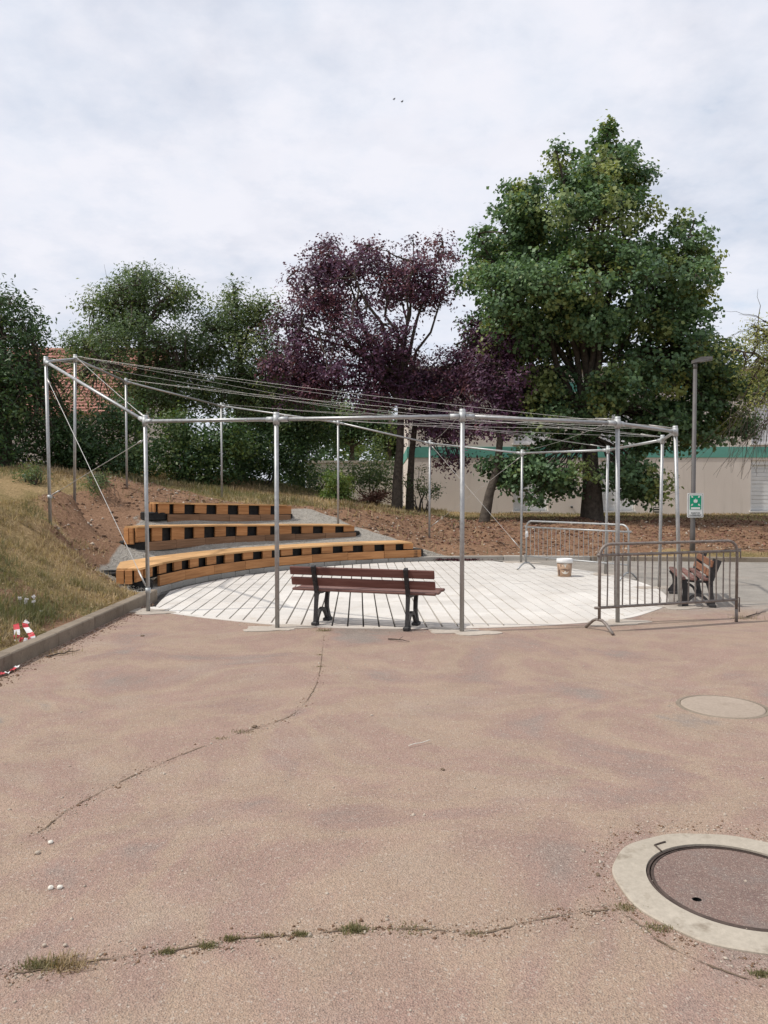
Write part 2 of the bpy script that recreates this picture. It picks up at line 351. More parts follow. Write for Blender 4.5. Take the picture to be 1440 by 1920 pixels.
M = dict(
    asphalt=mat_asphalt(), terrain=mat_terrain(),
    paver=mat_paver(),
    joint=simple('joint_sand', (0.05, 0.045, 0.04), (0.11, 0.1, 0.088), 20, 0.95, 0.5, 90),
    cement=mat_concrete('cement', (0.370, 0.317, 0.264), (0.475, 0.418, 0.352), 0.6),
    kerb=mat_concrete('kerb_concrete', (0.17, 0.135, 0.10), (0.27, 0.222, 0.17), 0.6),
    kerbl=mat_concrete('pale_kerb_concrete', (0.33, 0.30, 0.262), (0.44, 0.405, 0.355), 0.5),
    block=mat_concrete('grey_block', (0.27, 0.255, 0.23), (0.37, 0.35, 0.315), 0.4),
    wood=mat_wood('larch_board', (0.297, 0.132, 0.050), (0.431, 0.203, 0.080), (0.553, 0.286, 0.122)),
    plank=mat_wood('larch_plank', (0.407, 0.224, 0.092), (0.567, 0.327, 0.144), (0.685, 0.425, 0.203)),
    wood2=mat_wood('weathered_board', (0.15, 0.082, 0.045), (0.235, 0.132, 0.073), (0.32, 0.19, 0.11)),
    rubber=simple('tyre_rubber', (0.008, 0.008, 0.008), (0.028, 0.026, 0.024), 14, 0.75, 0.5, 40),
    maroon=mat_wood('maroon_paint', (0.106, 0.045, 0.036), (0.161, 0.067, 0.053), (0.221, 0.113, 0.093)),
    slat=mat_wood('worn_maroon_slat', (0.10, 0.045, 0.035), (0.175, 0.09, 0.075), (0.29, 0.20, 0.175)),
    brown=mat_wood('brown_slat', (0.152, 0.066, 0.038), (0.240, 0.110, 0.063), (0.304, 0.158, 0.095)),
    iron=simple('cast_iron', (0.014, 0.013, 0.014), (0.042, 0.038, 0.038), 24, 0.6, 0.3, 70, 0.0, 0.4),
    galv=mat_galv('galvanised_steel', (0.299, 0.299, 0.295), (0.440, 0.440, 0.431), (0.38, 0.6), 0.65),
    galvd=mat_galv('weathered_steel', (0.36, 0.37, 0.37), (0.52, 0.53, 0.52), (0.5, 0.7), 0.5),
    rusty=mat_galv('rusty_barrier_steel', (0.13, 0.10, 0.085), (0.30, 0.265, 0.235), (0.5, 0.75), 0.35),
    cable=mat_galv('wire_rope', (0.425, 0.408, 0.383), (0.561, 0.544, 0.510), (0.4, 0.55), 0.5),
    lamp=simple('lamp_grey_paint', (0.094, 0.086, 0.083), (0.131, 0.122, 0.116), 5, 0.55, 0.1, 50),
    glass=simple('lamp_lens', (0.30, 0.30, 0.29), (0.36, 0.36, 0.35), 5, 0.2, 0, 50),
    wall=mat_render('beige_render', (0.594, 0.527, 0.469), (0.713, 0.643, 0.578)),
    wallb=mat_render('grey_wall_render', (0.432, 0.408, 0.360), (0.540, 0.510, 0.450)),
    green=simple('green_band_paint', (0.101, 0.290, 0.236), (0.135, 0.365, 0.297), 1.5, 0.55, 0.1, 30),
    shutter=mat_shutter(),
    white=simple('white_frame', (0.60, 0.59, 0.57), (0.72, 0.71, 0.69), 3, 0.5, 0.1, 40),
    upper=simple('pale_cladding', (0.598, 0.598, 0.611), (0.689, 0.689, 0.702), 1, 0.5, 0.1, 20),
    roof=simple('red_clay_tile', (0.34, 0.165, 0.125), (0.46, 0.24, 0.19), 2.5, 0.85, 0.3, 20),
    bark=simple('bark', (0.045, 0.036, 0.028), (0.12, 0.098, 0.078), 9, 0.95, 1.0, 34, bd=0.03),
    twig=simple('twig_bark', (0.05, 0.04, 0.032), (0.10, 0.08, 0.062), 12, 0.95, 0.4, 40),
    lid=mat_lid(),
    castring=simple('cast_ring', (0.05, 0.036, 0.03), (0.095, 0.068, 0.055), 30, 0.7, 0.4, 80, 0.2),
    collar=mat_concrete('collar_concrete', (0.322, 0.278, 0.219), (0.411, 0.362, 0.294), 0.65),
    discl=mat_concrete('pale_disc', (0.288, 0.231, 0.180), (0.355, 0.288, 0.230), 0.3),
    black=simple('hole_black', (0.006, 0.006, 0.006), (0.012, 0.011, 0.01), 5, 0.9, 0),
    bucketw=simple('white_plastic', (0.70, 0.69, 0.67), (0.78, 0.77, 0.75), 4, 0.4, 0.05, 30),
    bucketb=simple('tan_print', (0.33, 0.215, 0.14), (0.40, 0.265, 0.175), 5, 0.45, 0.05, 30),
    bucketd=simple('dark_print', (0.10, 0.065, 0.05), (0.15, 0.10, 0.08), 5, 0.5, 0),
    label=simple('label_cream', (0.60, 0.56, 0.48), (0.70, 0.66, 0.58), 8, 0.5, 0),
    sgreen=simple('sign_green', (0.0, 0.25, 0.13), (0.004, 0.29, 0.155), 3, 0.45, 0),
    swhite=simple('sign_white', (0.62, 0.62, 0.59), (0.70, 0.70, 0.67), 3, 0.45, 0),
    sdark=simple('sign_lettering', (0.05, 0.055, 0.055), (0.07, 0.075, 0.075), 3, 0.6, 0),
    red=simple('tape_red', (0.50, 0.05, 0.06), (0.60, 0.08, 0.09), 6, 0.45, 0),
    tapew=simple('tape_white', (0.66, 0.64, 0.62), (0.75, 0.73, 0.71), 6, 0.45, 0),
    stone=simple('pale_stone', (0.30, 0.235, 0.18), (0.52, 0.45, 0.37), 4, 0.9, 0.4, 60),
    clod=simple('soil_clod', (0.117, 0.068, 0.042), (0.246, 0.152, 0.097), 6, 0.95, 0.5, 50),
    grav=simple('gravel_stone', (0.237, 0.216, 0.182), (0.525, 0.480, 0.407), 7, 0.9, 0.3, 70),
    crack=simple('crack_dirt', (0.106, 0.074, 0.048), (0.200, 0.144, 0.098), 22, 0.95, 0.5, 90),
    bird=simple('bird_dark', (0.02, 0.02, 0.022), (0.05, 0.05, 0.055), 9, 0.8, 0),
    flower=simple('flower_white', (0.6, 0.57, 0.55), (0.7, 0.67, 0.66), 9, 0.8, 0),
    brush=simple('dry_brush', (0.13, 0.06, 0.042), (0.25, 0.125, 0.088), 3, 0.95, 0),
    debris=simple('plum_leaf_litter', (0.045, 0.012, 0.018), (0.10, 0.03, 0.035), 9, 0.9, 0),
    maple=mat_leaf('maple_leaf', (0.061, 0.116, 0.058), (0.157, 0.249, 0.107), (0.297, 0.318, 0.098), 0.3),
    plum=mat_leaf('plum_leaf', (0.068, 0.032, 0.061), (0.161, 0.074, 0.136), (0.238, 0.102, 0.126), 0.3),
    walnut=mat_leaf('walnut_leaf', (0.059, 0.097, 0.044), (0.155, 0.218, 0.097), (0.248, 0.276, 0.109), 0.35),
    shrubl=mat_leaf('shrub_leaf', (0.029, 0.059, 0.025), (0.077, 0.139, 0.047), (0.169, 0.212, 0.059), 0.3),
    brightl=mat_leaf('sapling_leaf', (0.072, 0.120, 0.030), (0.150, 0.216, 0.054), (0.264, 0.276, 0.084), 0.4),
    robinia=mat_leaf('robinia_leaf', (0.182, 0.210, 0.070), (0.392, 0.406, 0.168), (0.504, 0.476, 0.210), 0.5),
    blade=mat_leaf('grass_blade', (0.205, 0.140, 0.081), (0.555, 0.418, 0.259), (0.140, 0.144, 0.064), 0.3, 0.7),
)

# ------------------------------------------------------------------ boundary of the plaza (kerb, tier arc, back kerb)
AC = Vector((3.1, 11.5)); AR = 6.72
def arc(a_deg, r=AR): return Vector((AC.x + r * math.cos(R(a_deg)), AC.y + r * math.sin(R(a_deg))))
KX = -3.38
bnd = [Vector((KX, y)) for y in np.arange(-8, 11.01, 0.5)] + [Vector((-3.46, 11.55))]
bnd += [arc(a) for a in np.arange(174.5, 109.0, -2.0)]
kb = [Vector((1.35, 17.95)), Vector((2.6, 18.02)), Vector((4.2, 17.95)), Vector((6.5, 17.75)), Vector((8.7, 17.5)), Vector((14, 17.1)), Vector((26, 16.2)), Vector((45, 14.8))]
bnd += kb
bp = np.array([(p.x, p.y) for p in bnd])
seg = np.r_[0, np.cumsum(np.hypot(*np.diff(bp, axis=0).T))]
def bpoint(s):
    p = Vector((np.interp(s, seg, bp[:, 0]), np.interp(s, seg, bp[:, 1])))
    a = Vector((np.interp(s - .4, seg, bp[:, 0]), np.interp(s - .4, seg, bp[:, 1]))); b = Vector((np.interp(s + .4, seg, bp[:, 0]), np.interp(s + .4, seg, bp[:, 1])))
    t = (b - a).normalized(); return p, Vector((-t.y, t.x)), t      # outward = left of travel
S_ARC0 = seg[39]; S_ARC1 = seg[39 + 33]

# terrain heights: thin plate spline through surveyed points
cp = []
for y in (-8, -4, 0, 3, 6, 8, 9.5, 10.7): cp.append((KX - .16, y, .125))
for y in (-8, -2, 4, 7, 9, 11):
    k = 1.0 + 0.02 * (y - 9)
    for o, z in ((.6, .22), (1.1, .50), (2.1, 1.0), (2.6, 1.40), (3.1, 1.78), (4.2, 2.0), (8, 2.25), (20, 2.8)):
        cp.append((KX - o, y, z * k))
for a in (172, 160, 148, 136, 124, 112):
    for t, z in ((.2, .12), (1.3, .50), (2.6, .90), (3.3, 1.15)):
        q = arc(a, AR + t); cp.append((q.x, q.y, z))
cp += [(-5.36, 12.4, 1.2), (-5.84, 14.6, 1.62), (-6.06, 18.2, 1.68), (-4.34, 20.7, 1.42), (-1.13, 19.1, .74), (1.15, 19.6, .42),
       (-4.75, 12.9, .25), (-5.0, 12.4, .62), (-6.4, 22, 1.83), (-4.5, 24, 1.63), (-2.15, 26, 1.28), (.37, 26, .78), (-4.2, 28, 1.9),
       (-2.6, 31, 1.5), (-8, 20, 2.1), (-8, 28, 2.2), (-14, 20, 2.6), (-16, 34, 2.7), (-30, 40, 3.0), (-30, 10, 3.0), (-1, 36, 1.1)]
for x, y in ((1.35, 18.1), (2.6, 18.2), (4.2, 18.1), (6.5, 17.9), (8.7, 17.7), (14, 17.3), (26, 16.4), (45, 15)): cp.append((x, y, .10))
for x in (3, 6.4, 10, 16, 26, 45):
    cp += [(x, 20.6, .38), (x, 23.6, .66), (x, 30, .64), (x, 40, .62), (x, 70, .6)]
cp = np.array(cp)
def tps(A): r2 = A; return np.where(r2 > 1e-12, r2 * np.log(r2 + 1e-12), 0)
n = len(cp); d2 = ((cp[:, None, :2] - cp[None, :, :2]) ** 2).sum(-1)
A = np.zeros((n + 3, n + 3)); A[:n, :n] = tps(d2) + np.eye(n) * 0.12; A[:n, n] = 1; A[:n, n + 1:] = cp[:, :2]; A[n:, :n] = A[:n, n:].T
wts = np.linalg.solve(A, np.r_[cp[:, 2], 0, 0, 0])
def inpoly(x, y, poly):
    x = np.asarray(x); y = np.asarray(y); r = np.zeros(x.shape, bool); m = len(poly)
    for i in range(m):
        x0, y0 = poly[i]; x1, y1 = poly[(i + 1) % m]
        c = ((y0 > y) != (y1 > y)) & (x < (x1 - x0) * (y - y0) / (y1 - y0 + 1e-12) + x0); r ^= c
    return r
def sdist(x, y, poly):
    d = np.full(np.shape(x), 1e9); m = len(poly)
    for i in range(m):
        a = np.array(poly[i]); b = np.array(poly[(i + 1) % m]); ab = b - a
        t = np.clip(((x - a[0]) * ab[0] + (y - a[1]) * ab[1]) / (ab @ ab + 1e-12), 0, 1)
        d = np.minimum(d, np.hypot(x - a[0] - t * ab[0], y - a[1] - t * ab[1]))
    return np.where(inpoly(x, y, poly), d, -d)
GRAVEL = [(-3.45, 11.55), (-3.9, 11.5), (-4.45, 12.0), (-4.85, 12.8), (-4.75, 13.6), (-4.95, 14.9), (-5.25, 16.2), (-5.35, 17.2)] + [tuple(arc(a_, AR + 3.05)) for a_ in (150, 144, 138, 132, 126)] + [(-2.0, 19.95), (-1.4, 19.6), (-.3, 19.0), (.75, 18.55), (1.6, 18.1), (.9, 17.85), (-1, 17.2), (-2.6, 15.4), (-3.5, 13)]
EARTH = [(-4.2, 11.2), (-5.3, 11.9), (-5.75, 13.1), (-6.4, 14.3), (-7.0, 16.5), (-7.2, 19.6), (-6.3, 20.9), (-4.8, 20.6), (-3.6, 20.0), (-1.4, 20.2), (.2, 21.2), (1.4, 23.8), (3, 25.0), (6, 25.5), (14, 24.0), (30, 23), (46, 22), (46, 18.6), (14, 18.4), (7.5, 18.5), (5, 18.0), (1, 17.7), (-1, 16), (-3, 13)]
def masks(x, y):
    jx = fbm(x, y, 0.9, 4) * 0.5
    e = np.clip(0.5 + (sdist(x, y, EARTH) + jx * 1.1) / 0.9, 0, 1); g = np.clip(0.5 + (sdist(x, y, GRAVEL) + jx * 0.8) / 0.30, 0, 1)
    e = np.maximum(e, np.clip((fbm(x + 40, y * .8 + 9, .75, 4) - .02) * 4.5, 0, .9) * (y < 15))
    return e, g
def tz(x, y, rough=True):
    x = np.atleast_1d(np.asarray(x, float)); y = np.atleast_1d(np.asarray(y, float)); out = np.empty(len(x))
    for i in range(0, len(x), 20000):
        xs, ys = x[i:i + 20000], y[i:i + 20000]
        D = (xs[:, None] - cp[None, :, 0]) ** 2 + (ys[:, None] - cp[None, :, 1]) ** 2
        out[i:i + 20000] = tps(D) @ wts[:n] + wts[n] + xs * wts[n + 1] + ys * wts[n + 2]
    if rough:
        e, g = masks(x, y)
        out += fbm(x, y, 1.3, 5) * (0.05 + 0.10 * e * (1 - g)) * (1 - .75 * g)
    return out
def tz1(x, y, rough=True): return float(tz([x], [y], rough)[0])

ss = np.unique(np.r_[np.arange(0, 6, .5), np.arange(6, 36, 0.11), np.arange(36, seg[-1], .6), seg[-1]])
ts = np.r_[0.08, 0.13, 0.18, np.arange(.26, 4.2, .1), np.arange(4.2, 9, .22), np.arange(9, 20, .7), np.arange(20, 70, 4)]
gx = np.empty((len(ss), len(ts))); gy = gx.copy()
for i, s_ in enumerate(ss):
    p, nn, _ = bpoint(s_); gx[i] = p.x + nn.x * ts; gy[i] = p.y + nn.y * ts
z = tz(gx.ravel(), gy.ravel()).reshape(gx.shape)
nearb = np.clip((ts - 0.1) / 0.5, 0, 1)[None, :]
tierz = ((ss > S_ARC0) & (ss < S_ARC1))[:, None]
base0 = np.where(tierz, 0.05, np.where((ss < S_ARC0)[:, None], 0.118, 0.095)); z = base0 * (1 - nearb) + z * nearb
me = bpy.data.meshes.new('grassy_bank')
V = np.stack([gx, gy, z], -1).reshape(-1, 3); a, b = gx.shape
I = np.arange(a * b).reshape(a, b); Fq = np.stack([I[:-1, :-1], I[1:, :-1], I[1:, 1:], I[:-1, 1:]], -1).reshape(-1, 4)[:, ::-1]
me.from_pydata(V.tolist(), [], Fq.tolist()); me.update(); me.polygons.foreach_set('use_smooth', [True] * len(Fq))
e, g = masks(V[:, 0], V[:, 1]); ca = me.color_attributes.new('mask', 'FLOAT_COLOR', 'POINT')
ca.data.foreach_set('color', np.stack([e, g, np.zeros_like(e), np.ones_like(e)], -1).ravel())
tag(obj('bank', me, M['terrain']), kind='structure', label='dry grassy bank with bare reddish earth and grey gravel round the seating')
# far ground under everything
mb = MB(); mb.add([(400 * math.cos(k * math.pi / 16), 400 * math.sin(k * math.pi / 16), -0.45) for k in range(32)], [list(range(32))])
far_m = simple('far_ground', (0.12, 0.095, 0.05), (0.22, 0.17, 0.09), 0.3, 0.95, 0.2, 5)
tag(part('ground', mb, far_m), kind='structure')

# ------------------------------------------------------------------ plaza sheet with the paved circle cut out
op = [(-3.27, 10.64), (-2.87, 10.18), (-2.12, 9.66), (-1.2, 9.2), (-.12, 8.98), (1.12, 9.02), (2.18, 9.28), (3.0, 9.67), (3.57, 10.27), (4.0, 10.9), (4.33, 11.8), (4.5, 12.8), (4.52, 13.8), (4.36, 14.85), (3.98, 15.85), (3.5, 16.7), (2.95, 17.4)]
def catmull(P, k=5, closed=False):
    out = []; m = len(P)
    for i in range(m - 1):
        p0 = Vector(P[max(i - 1, 0)]); p1 = Vector(P[i]); p2 = Vector(P[i + 1]); p3 = Vector(P[min(i + 2, m - 1)])
        for j in range(k):
            t = j / k; out.append(0.5 * ((2 * p1) + (p2 - p0) * t + (2 * p0 - 5 * p1 + 4 * p2 - p3) * t * t + (3 * p1 - p0 - 3 * p2 + p3) * t ** 3))
    out.append(Vector(P[-1])); return out
oc = catmull(op)
back = [Vector((2.6, 17.9)), Vector((1.35, 17.84))] + [arc(a_, AR - .03) for a_ in np.arange(109.5, 175.1, 2.0)] + [Vector((-3.36, 11.2))]
outline = oc + back
outer = [Vector((KX, -8)), Vector((45, -8))] + [Vector((p.x, p.y + .05)) for p in kb[::-1]] + [arc(a_, AR + .1) for a_ in np.arange(109.5, 175.1, 2.0)] + [Vector((KX, 11.0))]
mc, mc2 = (1.435, 3.10), (2.52, 5.72)
circ = [[Vector((c_[0] + r_ * math.cos(2 * math.pi * k / 40), c_[1] + r_ * math.sin(2 * math.pi * k / 40))) for k in range(40)] for c_, r_ in ((mc, .40), (mc2, .312))]
tri = geometry.tessellate_polygon([[Vector((p.x, p.y, 0)) for p in l_] for l_ in [outer, outline] + circ])
allp = outer + outline + circ[0] + circ[1]
mb = MB(); mb.add([(p.x, p.y, 0) for p in allp], [t for t in tri])
pl = part('plaza', mb, M['asphalt']); tag(pl, 'worn pinkish brown asphalt turning grey towards the back', kind='structure')
for f in pl.data.polygons:
    if f.normal.z < 0: f.flip()

def clip(poly, cpoly):
    out = list(poly); m = len(cpoly)
    for i in range(m):
        a_ = cpoly[i]; b_ = cpoly[(i + 1) % m]; src = out; out = []
        if not src: break
        sd = lambda p: (b_.x - a_.x) * (p.y - a_.y) - (b_.y - a_.y) * (p.x - a_.x)
        for j in range(len(src)):
            p = src[j]; q = src[(j + 1) % len(src)]; dp = sd(p); dq = sd(q)
            if dp >= 0: out.append(p)
            if (dp >= 0) != (dq >= 0): out.append(p + (q - p) * (dp / (dp - dq)))
    return out
def shrink(poly, c, r): return [c + (p - c) * (1 - r / max((p - c).length, .01)) for p in poly]
cen = Vector((.55, 13.4))
inner = shrink(outline, cen, 0.10)
paving = thing('paved_circle', (cen.x, cen.y, 0), 'round terrace of pale concrete slabs in long rows with dark open joints', None, None, 'structure')
mb = MB(); tr2 = geometry.tessellate_polygon([[Vector((p.x, p.y, 0)) for p in outline]])
mb.add([(p.x, p.y, -0.035) for p in outline], [t for t in tr2]); part('joint_bed', mb, M['joint'], paving)
# edging ring pieces
mb = MB(); k = len(outline); step = 4
edge_n = 0
for i in range(0, len(oc) - 1, step):
    j = min(i + step, len(oc) - 1); o_ = oc[i:j + 1]; n_ = inner[i:j + 1]
    poly = o_ + n_[::-1]; c_ = sum(poly, Vector((0, 0))) / len(poly)
    poly = [c_ + (p - c_) * 0.995 for p in poly]
    q = MB(); q.prism(poly, -0.05, 0.006)
    part('edging_stone', q, M['paver'], paving)
# slabs: rows run almost along the view, 0.187 m wide
ang = R(1.9); ax = Vector((-math.sin(ang), math.cos(ang))); ay = Vector((math.cos(ang), math.sin(ang)))
slabs = []
rw = 0.187
inner2 = shrink(outline, cen, 0.108)
for i in range(-26, 27):
    u0 = i * rw; ln = 0.42; off = RNG.random() * ln; gap = 0.0095 if u0 < 1.2 else 0.007
    v = -5.5 - off
    while v < 5.5:
        pts = [(u0 + gap, v + .0025), (u0 + rw - gap, v + .0025), (u0 + rw - gap, v + ln - .0025), (u0 + gap, v + ln - .0025)]
        poly = [cen + ay * p[0] + ax * p[1] for p in pts]
        ctr = sum(poly, Vector((0, 0))) / 4
        cl = clip(poly, inner2) if (ctr - cen).length > 3.4 else poly
        if len(cl) >= 3:
            ar = abs(sum(cl[q].x * cl[(q + 1) % len(cl)].y - cl[(q + 1) % len(cl)].x * cl[q].y for q in range(len(cl)))) / 2
            if ar > .0012: slabs.append((sum(cl, Vector((0, 0))) / len(cl), cl, RNG.normal(0, .0012)))
        v += ln
slabs.sort(key=lambda q: q[0].length)
rest = MB(); full = None
for i, (c_, cl, dz) in enumerate(slabs):
    h = 0.004 + dz
    if i < 300:
        q = MB(); loc = [Vector((p.x - c_.x, p.y - c_.y)) for p in cl]; kx = len(loc)
        ins = [p * (1 - .003 / max(p.length, .01)) for p in loc]
        vs = [(p.x, p.y, -.04) for p in loc] + [(p.x, p.y, h - .003) for p in loc] + [(p.x, p.y, h) for p in ins]
        fs = [[2 * kx + j for j in range(kx)]]
        for r_ in (0, 1): fs += [(r_ * kx + j, r_ * kx + (j + 1) % kx, (r_ + 1) * kx + (j + 1) % kx, (r_ + 1) * kx + j) for j in range(kx)]
        q.add(vs, fs); o = obj('slab', q.mesh('slab'), M['paver'], paving); o.location = (c_.x - cen.x, c_.y - cen.y, 0)
    else: rest.prism(cl, -.04, h)
part('slabs', rest, M['paver'], paving, 'stuff')

# ------------------------------------------------------------------ kerbs
lk = thing('kerb', (KX, 4, 0), 'brown weathered concrete kerb below the grassy bank', None, None, 'structure')
y = -8.0
while y < 11.4:
    l = 1.0; y1 = min(y + l, 11.52); q = MB()
    dz = RNG.normal(0, .003)
    q.box((KX - .075 + RNG.normal(0, .003), (y + y1) / 2, .005 + dz), (.15, (y1 - y) - .006, .27), bev=.012); part('kerb_stone', q, M['kerb'], lk); y = y1
bk = thing('kerb', (8, 17.6, 0), 'pale concrete kerb along the foot of the earth bank', None, None, 'structure')
sK = S_ARC1 + .02; sE = seg[-1]
s_ = sK + .05
while s_ < sE - 1.1:
    p, nn, t = bpoint(s_); p2, n2_, _ = bpoint(s_ + 1.0); d = (p2 - p); L = d.length
    Mx = frame((d.x, d.y, 0)); c_ = (p + p2) / 2 + nn * .065
    q = MB(); q.box((0, 0, 0), (L - .006, .13, .26), bev=.012)
    inst('kerb_stone', q.mesh('kerb_stone'), Matrix.Translation((c_.x, c_.y, -.025 + RNG.normal(0, .002))) @ Mx, bk).data.materials.append(M['kerbl'] if s_ < sK + 3.5 else M['kerb'])
    s_ += 1.0

# ------------------------------------------------------------------ leaves, trees
def leaf_mesh(name, cen_, nrm, size, tint, asp=0.55, fold=0.25):
    N = len(cen_); nrm = nrm / np.linalg.norm(nrm, axis=1, keepdims=True)
    r = RNG.normal(size=(N, 3)); u = np.cross(nrm, r); u /= np.linalg.norm(u, axis=1, keepdims=True) + 1e-9; v = np.cross(nrm, u)
    s = size[:, None]
    V = np.empty((N, 4, 3)); V[:, 0] = cen_ - u * s * .5; V[:, 2] = cen_ + u * s * .5
    V[:, 1] = cen_ + v * s * asp * .5 + nrm * s * fold * .4 - u * s * .08; V[:, 3] = cen_ - v * s * asp * .5 + nrm * s * fold * .4 - u * s * .08
    me = bpy.data.meshes.new(name); me.vertices.add(4 * N); me.vertices.foreach_set('co', V.ravel().astype(np.float32))
    b = np.arange(N) * 4; T = np.stack([b, b + 3, b + 2, b, b + 2, b + 1], -1).ravel()
    me.loops.add(6 * N); me.loops.foreach_set('vertex_index', T.astype(np.int32))
    me.polygons.add(2 * N); me.polygons.foreach_set('loop_start', np.arange(0, 6 * N, 3, dtype=np.int32))
    me.update(calc_edges=True)
    ca = me.color_attributes.new('tint', 'FLOAT_COLOR', 'POINT')
    ca.data.foreach_set('color', np.repeat(np.c_[tint, np.zeros(N), np.ones(N)], 4, axis=0).ravel().astype(np.float32))
    return me
def unit(n_):
    v = RNG.normal(size=(n_, 3)); return v / np.linalg.norm(v, axis=1, keepdims=True)
def crown_clumps(ells, n_, rc, lo=0.55):
    """clump centres spread through ellipsoids ((px,py,rpx,rpy,d,rd) in photo pixels and metres)"""
    out = []; vols = np.array([e[2] * e[3] for e in ells], float) ; vols /= vols.sum()
    for e, w in zip(ells, vols):
        c_ = np.array(at(e[0], e[1], e[4])); k = e[4] / F; rad = np.array([e[2] * k, e[5], e[3] * k])
        m = max(2, int(round(n_ * w))); d = unit(m); rr = lo + (1 - lo) * RNG.random(m) ** .6
        for i in range(m):
            r0 = min(rc * RNG.uniform(.7, 1.3), .62 * rad.min()); out.append((c_ + d[i] * np.maximum(rad - r0 * .6, .1) * rr[i], r0, c_))
    return out
def fill(clumps, per, size, twig=.22, tw_n=14, alt_p=.18, flat=.75, spray=0.0):
    P = []; Nn = []; Sz = []; Ti = []
    for (c_, r0, c0) in clumps:
        m = int(per * (r0 ** 2) / 0.5); nt = max(3, m // tw_n)
        d = unit(nt); rr = r0 * (1 - .55 * RNG.random(nt) ** 1.6)
        tw = c_ + d * rr[:, None] * np.array([1, 1, flat])
        alt = (RNG.random() < alt_p) * RNG.uniform(.35, .8); br = RNG.uniform(.2, .7)
        q = np.repeat(tw, tw_n, axis=0) + RNG.normal(size=(nt * tw_n, 3)) * twig * (1 - .62 * spray) * np.array([1, 1, .8])
        if spray > 0:
            ax_ = d + RNG.normal(size=d.shape) * .7 + np.array([0, 0, -.15]); ax_ /= np.linalg.norm(ax_, axis=1, keepdims=True)
            q += np.repeat(ax_, tw_n, axis=0) * (np.tile(np.linspace(-.3, 1, tw_n), nt) * twig * 2.6 * spray)[:, None]
        out = q - c0; out /= np.linalg.norm(out, axis=1, keepdims=True) + 1e-6
        P.append(q); Nn.append(RNG.normal(size=q.shape) * .6 + out * .6 + np.array([0, 0, .6]))
        Sz.append(size * RNG.uniform(.65, 1.3, len(q)))
        Ti.append(np.c_[np.clip(br + RNG.normal(0, .28, len(q)), 0, 1), np.clip(alt + RNG.normal(0, .12, len(q)), 0, 1) * (alt > 0) + (RNG.random(len(q)) < .02) * .4])
    return np.concatenate(P), np.concatenate(Nn), np.concatenate(Sz), np.concatenate(Ti)
def wiggle(a_, b_, k=5, amp=.12, sag=0.0):
    a_ = Vector(a_); b_ = Vector(b_); L = (b_ - a_).length; out = []
    for i in range(k + 1):
        t = i / k; p = a_.lerp(b_, t); w = math.sin(math.pi * t) * amp * L
        out.append(p + Vector((random.uniform(-1, 1) * w, random.uniform(-1, 1) * w, random.uniform(-.5, 1) * w + sag * math.sin(math.pi * t) * L)))
    out[0] = a_; out[-1] = b_; return out
def tree(name, label, cat, base, trunk, r0, ells, nclump, rc, per, leaf, mat, group=None, asp=.55, twig=.22, lo=.55, alt_p=.18, limbs=7, flat=.75, bare=0, tw_n=14, extra=None, spray=0.0, lr=.5):
    """trunk: list of points up from the base; limbs fan out from its upper half into the crown"""
    t = thing(name, base, label, cat, group)
    q = MB(); k = len(trunk)
    q.tube([Vector(base) - Vector((0, 0, .3))] + [Vector(p) for p in trunk], [r0 * 1.35, r0 * 1.1] + [r0 * (1 - .55 * i / (k - 1)) for i in range(1, k)], 10)
    part('trunk', q, M['bark'], t)
    cl = crown_clumps(ells, nclump, rc, lo)
    if extra: cl += extra
    tops = [Vector(p) for p in trunk[-2:]]
    lm = []
    order = sorted(range(len(cl)), key=lambda i: -np.linalg.norm(cl[i][0] - np.array(tops[-1])))
    for i in order:                                     # spread-out limb targets
        c_ = Vector(cl[i][0])
        st_ = random.choice(tops)
        if c_.z > st_.z + .4 and all((c_ - l[-1]).length > 1.4 for l in lm): lm.append(wiggle(st_, c_, 7, .045, .04))
        if len(lm) >= limbs: break
    lm.append(wiggle(tops[-1], Vector(max(cl, key=lambda c: c[0][2])[0]), 7, .03))
    for l in lm:
        L = sum((l[i + 1] - l[i]).length for i in range(len(l) - 1))
        b_ = MB(); b_.tube(l, [max(r0 * lr * (1 - .92 * i / len(l)), .012) for i in range(len(l))], 6, caps=False); part('branch', b_, M['bark'], t)
    tw_ = MB(); allp_ = [(p, i / len(l)) for l in lm for i, p in enumerate(l)]
    for (c_, rr, _) in cl:
        c_ = Vector(c_); p, f = min(allp_, key=lambda z_: (z_[0] - c_).length)
        if (p - c_).length > .05: tw_.tube(wiggle(p, c_, 4, .08, .03), [.03 * (1 - .75 * i / 4) + .004 for i in range(5)], 4, caps=False)
        for _ in range(3):
            e_ = c_ + Vector(unit(1)[0]) * rr * .9; tw_.tube([c_, c_.lerp(e_, .5) + Vector(unit(1)[0]) * .06, e_], [.012, .008, .004], 3, caps=False)
    for _ in range(bare):
        l = random.choice(lm); p = l[random.randint(2, len(l) - 1)]; e_ = p + Vector(unit(1)[0]) * random.uniform(.6, 1.5) + Vector((0, 0, .5))
        tw_.tube(wiggle(p, e_, 4, .1), [.016, .012, .009, .006, .003], 4, caps=False)
    part('twigs', tw_, M['twig'], t, 'stuff')
    P, Nn, Sz, Ti = fill(cl, per, leaf, twig, tw_n, alt_p, flat, spray)
    me = leaf_mesh('crown', P - np.array(base), Nn, Sz, Ti, asp)
    o = obj('crown', me, mat, t); return t
